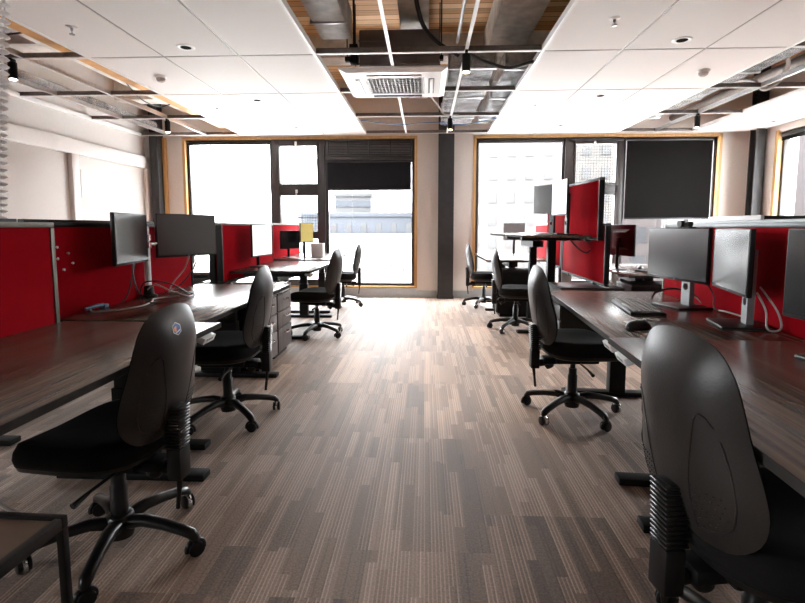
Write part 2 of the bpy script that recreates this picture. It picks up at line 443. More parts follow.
blind(W2A+0.05, 2.27, 2.585, 'black roller blind rolled up above the big clear pane right of the grey column', 'blind_fabric')
blind(3.305, 4.68, 1.325, 'wide black roller blind drawn down over most of the right window', 'blind_fabric', ytop=2.655)
bl = blind(2.36, 3.22, 2.60, 'black fabric blind bunched at the top of the wired panes behind the standing desk', 'blind_fabric', ytop=2.665, y=YW-0.015)
# rolled blind of right wall window
t = thing('roller_blind', 'black roller blind rolled up at the top of the right wall window', 'window blind', (XR+0.015, (RY0+RY1)/2, 2.47), 0, 'roller blinds on the windows')
L = (RY1-RY0)/2-0.05
bm = nb(); box(bm, -0.004, 0.004, -L, L, 0, 0.12); build('fabric', bm, 'blind_fabric', t)
bm = nb(); tube(bm, [(0.015, -L, 0.085), (0.015, L, 0.085)], 0.035, 14); build('roller_tube', bm, 'window_frame_black', t)
# vent grille in window 3
t = thing('vent_grille', 'black slatted vent grille in four bays above the half lowered blind', 'vent', (-0.945, YW+0.02, 2.33))
bm = nb(); frame_rect(bm, -0.71, 0.71, 0.06, 0.325, 0.025, -0.02, 0.03, 0.003)
for x in (-0.36, 0.0, 0.36): box(bm, x-0.012, x+0.012, -0.02, 0.03, 0.085, 0.3, 0.003)
build('grille_frame', bm, 'window_frame_bronze', t)
bm = nb(); box(bm, -0.715, 0.715, 0.022, 0.028, 0.0, 0.335); build('backing', bm, 'window_frame_black', t)
bm = nb()
for i in range(8):
    z = 0.10+i*0.026; box(bm, -0.69, 0.69, -0.006, 0.02, z, z+0.004)
build('slats', bm, 'rail_brown', t)
bm = nb(); box(bm, -0.72, 0.72, -0.03, 0.03, -0.01, 0.045, 0.004); build('bottom_rail', bm, 'window_frame_bronze', t)

# ================================================================ CEILING
CY = [-0.50, 0.75, 2.0, 3.25, 4.5, 5.75, 7.0, 8.25]
def island(name, xs, y1=8.25):
    bm = nb()
    for a, b in zip(xs, xs[1:]):
        for c, d in zip(CY, CY[1:]):
            box(bm, a+0.011, b-0.011, c+0.013, d-0.013, 2.70, 2.716, 0.0)
    o = struct(build(name, bm, 'ceiling_tile_white'))
    bm = nb()
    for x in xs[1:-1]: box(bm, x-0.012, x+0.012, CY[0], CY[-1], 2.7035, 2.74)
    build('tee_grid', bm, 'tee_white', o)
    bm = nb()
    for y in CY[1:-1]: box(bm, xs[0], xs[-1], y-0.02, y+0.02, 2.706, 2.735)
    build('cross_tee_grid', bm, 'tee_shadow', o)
    bm = nb()
    box(bm, xs[0]-0.012, xs[0]+0.012, CY[0], CY[-1], 2.694, 2.745); box(bm, xs[-1]-0.012, xs[-1]+0.012, CY[0], CY[-1], 2.694, 2.745)
    box(bm, xs[0]+0.012, xs[-1]-0.012, CY[-1]-0.012, CY[-1]+0.012, 2.694, 2.745); box(bm, xs[0]+0.012, xs[-1]-0.012, CY[0]-0.012, CY[0]+0.012, 2.694, 2.745)
    build('edge_trim', bm, 'rail_white', o)
    return o
island('ceiling_panel', [-3.0, -2.32, -1.645, -0.97])
island('ceiling_panel', [1.0, 1.675, 2.36, 3.04])
island('ceiling_panel', [4.2, 4.70, 5.20])
# exposed grid
def long_rail(x, label, grp, mat='rail_white', y0=-0.5, y1=8.25):
    bm = nb(); box(bm, x-0.014, x+0.014, y0, y1, 2.70, 2.706); box(bm, x-0.005, x+0.005, y0, y1, 2.706, 2.75)
    tag(recentre(build('ceiling_rail', bm, mat)), label, 'ceiling rail', grp)
def cross_rail(a, b, y, label, grp, mat='rail_brown'):
    bm = nb(); box(bm, a, b, y-0.009, y+0.009, 2.708, 2.752, 0.002); o = recentre(build('ceiling_rail', bm, mat))
    bm = nb(); c = o.location; box(bm, a-c.x, b-c.x, y-0.014-c.y, y+0.014-c.y, 2.70-c.z, 2.708-c.z); build('flange', bm, 'galvanised_pale', o)
    tag(o, label, 'ceiling rail', grp)
long_rail(-0.31, 'white lengthwise ceiling rail on the near side of the ceiling cassette', 'long rails of the bare ceiling grid', y1=4.84)
long_rail(-0.31, 'white lengthwise ceiling rail between the ceiling cassette and the windows', 'long rails of the bare ceiling grid', y0=5.88)
long_rail(0.345, 'white lengthwise ceiling rail beside the black lamp in the central gap', 'long rails of the bare ceiling grid')
long_rail(-3.60, 'silver lengthwise ceiling rail at the left gap, nearer the white tiles', 'long rails of the bare ceiling grid', 'galvanised')
long_rail(-4.24, 'silver lengthwise ceiling rail at the left gap, nearer the white wall', 'long rails of the bare ceiling grid', 'galvanised')
long_rail(3.62, 'silver lengthwise ceiling rail in the gap at the far right', 'long rails of the bare ceiling grid', 'galvanised')
od = ['nearest', 'second', 'third', 'farthest']
for i, y in enumerate((4.5, 5.75, 7.0, 8.25)):
    if i == 1:
        cross_rail(-0.958, -0.83, y, 'short stub of cross rail left of the ceiling cassette', 'cross rails of the bare ceiling grid')
        cross_rail(0.21, 0.988, y, 'brown cross rail between the ceiling cassette and the right tiles', 'cross rails of the bare ceiling grid')
    else: cross_rail(-0.958, 0.988, y, '%s brown cross rail of the central ceiling gap' % od[i], 'cross rails of the bare ceiling grid')
    cross_rail(XL, -3.012, y, '%s brown cross rail of the left ceiling gap above the white wall' % od[i], 'cross rails of the bare ceiling grid')
    cross_rail(3.052, 4.188, y, '%s brown cross rail of the right ceiling gap' % od[i], 'cross rails of the bare ceiling grid')
bm = nb(); box(bm, XL, XL+0.04, -1.0, 8.4, 2.69, 2.74, 0.003); struct(build('trim_10', bm, 'rail_white'))
# concrete beams
def beam(x0, x1, z0, n=None):
    bm = nb(); box(bm, x0, x1, -3.0, YW, z0, TOP, 0.012); return struct(build('beam', bm, 'concrete'))
beam(0.72, 1.16, 3.30); beam(-0.27, 0.03, 3.30); beam(-4.1, -3.62, 3.12); beam(3.25, 3.65, 3.28); beam(-2.3, -1.9, 3.3)
for y in (5.3, 7.6):
    bm = nb(); box(bm, XL, -4.1, y, y+0.3, 3.12, TOP, 0.01); struct(build('beam', bm, 'concrete'))
bm = nb(); box(bm, -4.1, 4.2, 6.55, 6.85, 3.34, TOP, 0.01); struct(build('beam', bm, 'concrete'))
bm = nb(); box(bm, -3.35, -3.03, -1.0, 8.2, 2.80, 3.0, 0.004); tag(recentre(build('timber_board', bm, 'orange_timber')), 'orange timber board edge showing along the left tiles', 'timber board')
# ducts
def duct(x0, x1, y0, y1, z0, z1, mat, label):
    bm = nb(); box(bm, x0, x1, y0, y1, z0, z1, 0.02)
    t = recentre(build('air_duct', bm, mat)); tag(t, label, 'air duct', 'air ducts in the ceiling gaps')
    y = y0+0.02; cx, cy, cz = t.location
    while y < y1:
        bm = nb(); box(bm, x0-0.012-cx, x1+0.012-cx, y-cy, y+0.03-cy, z0-0.012-cz, z1+0.012-cz, 0.004); build('flange', bm, 'galvanised', t); y += 1.15
duct(-1.0, -0.70, 2.2, 4.95, 2.98, 3.25, 'duct_grey', 'grey metal duct running beside the left edge of the central gap')
duct(0.235, 0.70, 5.2, 8.1, 2.79, 2.99, 'silver_foil', 'crumpled silver foil duct right of the ceiling cassette')
duct(0.80, 1.45, 5.25, 8.0, 2.79, 3.0, 'silver_foil', 'silver foil duct half hidden by the right white tiles')
duct(3.08, 3.58, 3.4, 8.2, 2.86, 3.12, 'silver_foil', 'crumpled silver foil duct in the far right ceiling gap')
bm = nb(); tube(bm, [(3.9, 3.0, 2.92), (3.9, 8.3, 2.92)], 0.055, 12); tag(recentre(build('ceiling_pipe', bm, 'rail_brown')), 'brown pipe running lengthwise in the far right ceiling gap', 'pipe')
bm = nb(); tube(bm, [(0.27, 1.0, 2.78), (0.27, 4.48, 2.78)], 0.014, 8); tag(recentre(build('ceiling_conduit', bm, 'grey_plastic')), 'thin grey conduit beside the white rail in the central gap', 'pipe')
bm = nb(); tube(bm, [(-4.45, 4.2, 2.86), (-4.45, 8.2, 2.86)], 0.06, 12); tag(recentre(build('ceiling_pipe', bm, 'silver_foil')), 'silver lagged pipe in the left ceiling gap by the wall', 'pipe')
# pipe brackets / junction boxes
bm = nb(); box(bm, -3.30, -3.06, 5.2, 5.32, 2.84, 2.95, 0.006); tag(recentre(build('junction_box', bm, 'black_plastic')), 'small black junction box above the left ceiling gap', 'junction box')
# AC cassette
ac = thing('ceiling_cassette', 'white ceiling air conditioner cassette with a square grille in the central gap', 'air conditioner', (-0.31, 5.36, 2.655))
bm = nb()
frame_rect3 = [(-0.515, 0.515, -0.515, -0.40), (-0.515, 0.515, 0.40, 0.515), (-0.515, -0.40, -0.40, 0.40), (0.40, 0.515, -0.40, 0.40)]
ring_o = [(-0.515, -0.515), (0.515, -0.515), (0.515, 0.515), (-0.515, 0.515)]
def sq(h, z): return [Vector((x/0.515*h, y/0.515*h, z)) for x, y in ring_o]
rings(bm, [sq(0.40, 0.03), sq(0.47, 0.045), sq(0.515, 0.045), sq(0.515, 0.03), sq(0.46, 0.004), sq(0.405, 0.0), sq(0.30, 0.0), sq(0.285, 0.012), sq(0.28, 0.02)], cap=False)
build('panel', bm, 'ac_white', ac, ang=20)
bm = nb(); box(bm, -0.285, 0.285, -0.285, 0.285, 0.014, 0.022)
for i in range(15):
    p = -0.27+i*0.0386; box(bm, p-0.004, p+0.004, -0.275, 0.275, 0.004, 0.014)
for i in range(9):
    p = -0.27+i*0.0675; box(bm, -0.275, 0.275, p-0.004, p+0.004, 0.003, 0.014)
build('grille', bm, 'ac_grille', ac)
for s in range(4):
    bm = nb(); mt = Matrix.Rotation(s*PI/2, 4, 'Z')
    box(bm, -0.27, 0.27, -0.395, -0.335, -0.003, 0.004, 0.0, mt); build('air_slot', bm, 'black_plastic', ac)
    bm = nb(); box(bm, -0.26, 0.26, -0.385, -0.355, -0.009, -0.003, 0.002, mt); build('air_vane', bm, 'ac_white' if s != 2 else 'black_plastic', ac)
bm = nb(); box(bm, -0.33, 0.44, -0.40, 0.40, 0.046, 0.42, 0.01)
for i in range(4): box(bm, -0.335, 0.445, -0.405, -0.395, 0.10+i*0.07, 0.115+i*0.07)
build('casing', bm, 'ac_casing', ac)
for sx in (-0.46, 0.46):
    for sy in (-0.3, 0.3):
        bm = nb(); tube(bm, [(sx, sy, 0.18), (sx, sy, 0.95)], 0.007, 6); box(bm, sx-0.05 if sx > 0 else sx-0.02, sx+0.02 if sx > 0 else sx+0.05, sy-0.03, sy+0.03, 0.16, 0.2)
        build('hanger', bm, 'black_metal', ac)
# black pendant spots
def pendant(x, y, label, first=[None]):
    if first[0] is None:
        t = thing('pendant_spotlight', label, 'lamp', (x, y, 2.52), 0, 'black cylinder spotlights on the ceiling rails')
        bm = nb(); lathe(bm, [(0.030, 0.012), (0.030, 0.0), (0.036, 0.0), (0.036, 0.145), (0.03, 0.15), (0.01, 0.152)], 20); build('body', bm, 'black_metal', t)
        bm = nb(); lathe(bm, [(0.001, -0.010), (0.018, -0.008), (0.029, 0.0), (0.029, 0.011), (0.001, 0.012)], 20); build('lens', bm, 'lamp_glow', t)
        bm = nb(); box(bm, -0.012, 0.012, -0.03, 0.03, 0.152, 0.178, 0.002); build('bracket', bm, 'black_metal', t)
        first[0] = t
    else: t = dup(first[0], (x, y, 2.52), None, label)
    l = bpy.data.lights.new('spot_bulb', 'SPOT'); l.energy = 14; l.color = (1, 0.78, 0.55); l.spot_size = math.radians(80); l.spot_blend = 0.6; l.shadow_soft_size = 0.02
    o = bpy.data.objects.new('bulb', l); COL.objects.link(o); o.parent = t; o.location = (0, 0, -0.015)
pendant(-3.70, 4.48, 'lit black cylinder spotlight at the left edge of the photo')
pendant(0.345, 4.45, 'lit black cylinder spotlight in the central gap right of the cassette')
pendant(-3.60, 7.0, 'lit black cylinder spotlight in the far left corner of the ceiling')
pendant(0.335, 7.0, 'small black cylinder spotlight above the grey centre column')
pendant(3.615, 7.0, 'lit black cylinder spotlight above the wide black blind')
# recessed downlights, sprinklers, smoke detectors
def downlight(x, y, label, first=[None]):
    if first[0] is None:
        t = thing('downlight', label, 'ceiling light', (x, y, 2.692), 0, 'recessed downlights in the white ceiling tiles')
        bm = nb(); lathe(bm, [(0.052, 0.007), (0.075, 0.007), (0.075, 0.003), (0.068, 0.0), (0.05, 0.002), (0.044, 0.007)], 24, cap=False); build('trim_ring', bm, 'ac_white', t)
        bm = nb(); lathe(bm, [(0.001, 0.004), (0.05, 0.004), (0.05, 0.0065), (0.001, 0.0065)], 24); build('reflector', bm, 'silver_plastic', t)
        bm = nb(); lathe(bm, [(0.001, 0.0012), (0.041, 0.0012), (0.043, 0.004), (0.001, 0.004)], 16); build('lamp', bm, 'matte_black', t)
        first[0] = t; return
    dup(first[0], (x, y, 2.692), None, label)
for x, y, l in ((-2.01, 4.27, 'recessed downlight in the left tiles, nearest the viewer'), (-2.0, 6.03, 'recessed downlight in the left tiles, middle of the three'),
                (-1.96, 7.69, 'recessed downlight in the left tiles, nearest the windows'), (2.06, 4.29, 'recessed downlight in the right tiles, nearest the viewer'),
                (2.0, 6.0, 'recessed downlight in the right tiles, middle of the three'), (2.0, 7.67, 'recessed downlight in the right tiles, nearest the windows'),
                (4.95, 7.55, 'recessed downlight in the far right tiles by the side window')):
    downlight(x, y, l)
def sprinkler(x, y, label, first=[None]):
    if first[0] is None:
        t = thing('ceiling_sprinkler', label, 'sprinkler', (x, y, 2.645), 0, 'fire sprinklers in the white ceiling tiles')
        bm = nb(); lathe(bm, [(0.012, 0.055), (0.04, 0.055), (0.04, 0.052), (0.018, 0.045), (0.012, 0.045)], 20); build('rosette', bm, 'ac_white', t)
        bm = nb(); lathe(bm, [(0.01, 0.046), (0.01, 0.03), (0.004, 0.026), (0.004, 0.006), (0.02, 0.005), (0.02, 0.0), (0.004, 0.0)], 14); build('head', bm, 'silver_plastic', t)
        first[0] = t; return
    dup(first[0], (x, y, 2.645), None, label)
for x, y, l in ((-2.67, 3.82, 'small sprinkler head under the left tiles near the top left corner'), (-2.62, 6.35, 'small sprinkler head under the left tiles toward the windows'),
                (1.36, 3.84, 'small sprinkler head under the right tiles near the top edge'), (1.34, 6.37, 'small sprinkler head under the right tiles toward the windows')):
    sprinkler(x, y, l)
def smoke(x, y, label, first=[None]):
    if first[0] is None:
        t = thing('smoke_detector', label, 'smoke detector', (x, y, 2.645), 0, 'smoke detectors under the ceiling tiles')
        bm = nb(); lathe(bm, [(0.02, 0.055), (0.055, 0.055), (0.055, 0.04), (0.048, 0.036), (0.01, 0.036)], 24); build('base', bm, 'ac_white', t)
        bm = nb(); lathe(bm, [(0.01, 0.036), (0.045, 0.034), (0.04, 0.012), (0.025, 0.0), (0.005, 0.0)], 24); build('head', bm, 'detector_beige', t)
        first[0] = t; return
    dup(first[0], (x, y, 2.645), None, label)
smoke(-2.65, 5.06, 'round smoke detector under the left ceiling tiles'); smoke(2.67, 5.11, 'round smoke detector under the right ceiling tiles')
# ceiling cables
def cable(name, pts, r, mat, label, cat='cable', group=None, n=6, rec=True):
    bm = nb(); tube(bm, smooth(pts, n), r, 7)
    o = build(name, bm, mat)
    if rec: recentre(o)
    return tag(o, label, cat, group)
gc = 'loose cables above the ceiling grid'
cable('ceiling_cable', [(-3.68, 4.47, 2.73), (-3.62, 4.3, 2.82), (-3.42, 4.35, 2.9), (-3.45, 4.0, 2.97), (-3.8, 3.9, 2.98)], 0.008, 'cable_black', 'black cable curling down to the leftmost spotlight', 'cable', gc)
cable('ceiling_cable', [(0.38, 4.6, 2.72), (0.55, 4.65, 2.66), (0.75, 4.75, 2.64), (0.95, 4.8, 2.70), (1.2, 4.9, 2.78)], 0.016, 'cable_black', 'thick black cable sagging right of the central spotlight', 'cable', gc)
cable('ceiling_cable', [(0.30, 4.75, 2.75), (0.1, 4.7, 2.86), (-0.02, 4.6, 2.96), (-0.08, 4.45, 3.1), (-0.1, 4.4, 3.29)], 0.02, 'cable_black', 'thick black hose bending from the beam to the central spotlight', 'cable', gc)
cable('ceiling_cable', [(-0.9, 7.1, 2.68), (-0.4, 7.12, 2.62), (0.1, 7.1, 2.64), (0.5, 7.12, 2.61), (0.98, 7.1, 2.69)], 0.006, 'cable_blue', 'thin blue cable strung across the far central ceiling gap', 'cable', gc)
cable('ceiling_cable', [(0.02, 6.0, 2.75), (0.16, 6.5, 2.72), (0.25, 6.9, 2.71), (0.45, 7.0, 2.72)], 0.009, 'cable_grey', 'pale grey cable hanging behind the ceiling cassette', 'cable', gc)
cable('ceiling_cable', [(-3.40, 5.6, 2.9), (-3.42, 6.0, 2.74), (-3.45, 6.5, 2.75), (-3.42, 6.85, 2.88)], 0.008, 'cable_black', 'black cable dangling over the left gap near the corner', 'cable', gc)
cable('ceiling_cable', [(3.55, 5.3, 2.95), (3.72, 5.5, 2.86), (3.74, 5.65, 2.74), (3.66, 5.75, 2.68), (3.60, 5.85, 2.80), (3.62, 6.2, 2.9)], 0.02, 'cable_grey', 'grey flexible hose looping in the far right ceiling gap', 'cable', gc)
bm = nb(); box(bm, -0.745, -0.665, 5.02, 5.14, 2.80, 2.97, 0.004); box(bm, -0.715, -0.695, 5.07, 5.09, 2.97, TOP); tag(recentre(build('hanging_bracket', bm, 'black_metal')), 'black hanging bracket left of the cassette casing', 'bracket')

# ================================================================ DESKS
def desk(name, label, loc, rotz, length, depth=0.80, h=0.73, lx=0.0, inset=(0.15, 0.15), handset=None, tip=False, group='sit-stand desks'):
    """local +x is the front edge (sitting side), y along the desk"""
    t = thing(name, label, 'desk', (loc[0], loc[1], 0), rotz, group)
    d, l = depth/2, length/2
    bm = nb(); box(bm, -d, d, -l, l, h-0.025, h, 0.003); build('desktop', bm, 'desk_wood', t)
    bm = nb(); box(bm, d, d+0.003, -l, l, h-0.025, h-0.0008, 0.0); box(bm, -d, d, -l-0.003, -l, h-0.025, h-0.0008); build('edge_band', bm, 'desk_edge', t)
    ys = (-l+inset[0], l-inset[1])
    bm = nb()
    box(bm, -0.17+lx, -0.12+lx, ys[0], ys[1], h-0.075, h-0.027, 0.003); box(bm, 0.12+lx, 0.17+lx, ys[0], ys[1], h-0.075, h-0.027, 0.003)
    for y in ys: box(bm, -0.32+lx, 0.34+lx, y-0.035, y+0.035, h-0.07, h-0.03, 0.003)
    build('under_frame', bm, 'black_metal', t)
    for y in ys:
        bm = nb(); box(bm, lx-0.055, lx+0.055, y-0.04, y+0.04, 0.03, 0.45, 0.005); box(bm, lx-0.045, lx+0.045, y-0.032, y+0.032, 0.45, h-0.06, 0.004)
        g = build('leg', bm, 'black_metal', t)
        bm = nb(); box(bm, -0.35+lx, 0.37+lx, y-0.04, y+0.04, 0.0, 0.032, 0.006); build('foot', bm, 'black_metal', g)
    bm = nb(); box(bm, -0.10, 0.02, ys[0]+0.1, ys[1]-0.1, h-0.15, h-0.145); box(bm, -0.10, -0.095, ys[0]+0.1, ys[1]-0.1, h-0.145, h-0.08); box(bm, 0.015, 0.02, ys[0]+0.1, ys[1]-0.1, h-0.145, h-0.08)
    for y in (ys[0]+0.2, ys[1]-0.2): box(bm, -0.09, 0.01, y-0.01, y+0.01, h-0.146, h-0.03)
    build('cable_tray', bm, 'black_metal', t)
    if handset is not None:
        mt = Matrix.Translation((d-0.03, handset, h-0.035)) @ Matrix.Rotation(math.radians(25), 4, 'Y')
        bm = nb(); box(bm, -0.035, 0.03, -0.06, 0.06, -0.032, 0.0, 0.003, mt)
        c = build('handset', bm, 'white_plastic', t); c['label'] = 'white height control handset'
        bm = nb()
        for k in range(3): box(bm, 0.03, 0.0315, -0.035+k*0.025, -0.02+k*0.025, -0.017, -0.006, 0, mt)
        build('buttons', bm, 'silver_plastic', c)
        bm = nb(); box(bm, d-0.09, d-0.02, handset-0.04, handset+0.04, h-0.036, h-0.0251, 0.0); build('handset_mount', bm, 'black_plastic', c)
    return t
R4 = math.radians(-4)
def RB(a, b):      # right bank axes: a across (negative towards the aisle), b along
    return (1.74 + b*math.sin(-R4) + a*math.cos(R4), 3.70 + b*math.cos(R4) + a*math.sin(R4))
desk('sit_stand_desk', 'long dark wood desk at the left edge, before the nearest red divider', (-1.41, 1.60), 0, 1.60, handset=0.69, inset=(0.30, 0.15))
desk('sit_stand_desk', 'dark wood desk holding the cable tangle and two monitors on a white pole', (-1.50, 3.23), 0, 1.60, 0.78, lx=-0.05)
desk('sit_stand_desk', 'pale reflecting desk with the white-faced monitor behind the drawers', (-1.61, 5.90), 0, 1.60, 0.84, h=0.745, handset=-0.66)
desk('sit_stand_desk', 'farthest left desk below the wired window panes, with the yellow screen', (-1.70, 7.52), 0, 1.56, 0.82, h=0.76)
p = RB(-0.43, -0.81); desk('sit_stand_desk', 'dark wood desk on the right with the keyboard and mouse', p, PI+R4, 1.62, handset=0.72, lx=-0.07, inset=(0.17, 0.17))
p = RB(-0.45, -2.46); desk('sit_stand_desk', 'striped dark wood desk in the right foreground behind the nearest right chair', p, PI+R4, 1.62, h=0.737, handset=-0.68, lx=-0.07, inset=(0.17, 0.17))
desk('sit_stand_desk', 'raised standing desk with two monitors and a raised red divider', (1.245, 5.80), PI+math.radians(4), 1.58, 0.68, h=1.12, lx=-0.16, inset=(0.2, 0.66))
desk('sit_stand_desk', 'low far right desk beyond the standing desk near the clear window', (1.24, 7.40), PI+math.radians(0.5), 1.56, 0.86, h=0.77, inset=(0.15, 0.57))
# opposite rows
desk('sit_stand_desk', 'desk behind the nearest left red divider, facing the white wall', (-2.62, 1.60), PI, 1.60)
desk('sit_stand_desk', 'desk behind the second left red divider, facing the white wall', (-2.62, 3.23), PI, 1.60)
desk('sit_stand_desk', 'bright desk glimpsed between the dark monitor and the black divider ends', (-2.62, 5.85), PI, 1.60)
p = RB(0.52, -0.81); desk('sit_stand_desk', 'desk hidden behind the right red divider with the silver top rail', p, R4, 1.62)
p = RB(0.56, 2.06); desk('sit_stand_desk', 'sunlit pale desk with a black mouse, beyond the gap right of the standing desk', p, R4, 1.60, inset=(0.62, 0.15))

# dividers
def divider(label, loc, rotz, length, z0, z1, th=0.04, frame='aluminium', fw=0.025, pins=None, top='aluminium', ends=True):
    t = thing('desk_divider', label, 'desk divider', (loc[0], loc[1], z0), rotz, 'red desk dividers')
    l = length/2; h = z1-z0
    bm = nb(); box(bm, -th/2+0.006, th/2-0.006, -l+fw, l-fw, fw, h-fw, 0.003); build('felt_panel', bm, 'red_felt', t)
    bm = nb(); box(bm, -th/2, th/2, -l, l, h-fw, h, 0.003); build('top_rail', bm, top, t)
    bm = nb(); box(bm, -th/2, th/2, -l, l, 0, fw, 0.003); build('bottom_rail', bm, frame, t)
    for s in (-1, 1):
        bm = nb(); y0, y1 = sorted((s*(l-fw), s*l)); box(bm, -th/2, th/2, y0, y1, fw, h-fw, 0.003); build('end_post', bm, frame, t)
    for s in (-0.6, 0.6):
        bm = nb(); box(bm, -th/2-0.004, th/2+0.004, s*l-0.03, s*l+0.03, -0.012, 0.02, 0.002); build('clamp', bm, 'black_metal', t)
    return t
divider('nearest left red divider with grey metal frame, at the left edge', (-1.834, 1.575), 0, 1.61, 0.66, 1.222)
divider('red divider with five tiny pins behind the white pole and its monitors', (-1.935, 3.24), 0, 1.60, 0.66, 1.225, frame='black_metal', top='black_metal')
divider('red divider behind the white-faced monitor', (-2.075, 5.82), 0, 1.72, 0.62, 1.245, frame='black_metal', th=0.06)
divider('farthest left red divider below the wired window panes', (-2.14, 7.58), 0, 1.55, 0.66, 1.255, frame='black_metal', th=0.06)
divider('black topped red divider of the opposite left row, nearest part', (-2.02, 1.575), 0, 1.61, 0.66, 1.24, frame='black_metal', top='black_metal')
divider('black topped red divider of the opposite left row, behind the white pole', (-2.03, 3.24), 0, 1.60, 0.66, 1.24, frame='black_metal', top='black_metal')
divider('black divider end of the opposite left row beside the dark monitor', (-2.155, 5.82), 0, 1.72, 0.62, 1.245, frame='black_metal', th=0.06)
p = RB(0.0, -0.81); divider('right red divider with silver top rail behind the dark and the silver monitor', p, R4, 1.60, 0.66, 1.222, top='alloy_light')
p = RB(0.0, -2.46); divider('right red divider at the right edge of the photo behind the striped desk', p, R4, 1.64, 0.66, 1.222, top='alloy_light')
p = RB(0.07, -1.63); divider('silver rail divider of the opposite right row, behind the right red dividers', p, R4, 3.24, 0.66, 1.238, top='alloy_light', frame='aluminium')
divider('raised pinkish red divider on the standing desk', (1.64, 5.72), math.radians(4), 1.58, 1.07, 1.675, frame='black_metal', top='alloy_light', th=0.05)
divider('lower red divider hanging below the standing desk', (1.775, 5.72), math.radians(-1), 1.62, 0.62, 1.235, frame='black_metal', top='alloy_light', th=0.05)
divider('far pink divider seen under the standing desk monitors', (1.79, 7.40), 0, 1.58, 0.66, 1.25, frame='alloy_light')
divider('short red divider peeping over the silver rail before the right corner', (2.62, 3.9), math.radians(-86), 0.5, 0.70, 1.285, frame='black_metal', top='black_metal')
# drawing pins on the second left divider
g0 = None
for i, (y, z) in enumerate(((2.52, 1.095), (2.60, 1.06), (2.52, 1.035), (2.63, 1.005), (2.56, 0.975))):
    mt = Matrix.Translation((-1.921, y, z)) @ Matrix.Rotation(PI/2, 4, 'Y')
    bm = nb(); lathe(bm, [(0.001, 0.0), (0.003, 0.0), (0.003, 0.006), (0.007, 0.008), (0.006, 0.012), (0.001, 0.013)], 10, mt)
    tag(recentre(build('drawing_pin', bm, 'white_plastic')), ['topmost', 'second from top', 'middle', 'fourth from top', 'lowest'][i] + ' white pin in the second left red divider', 'pin', 'white pins on the red divider')

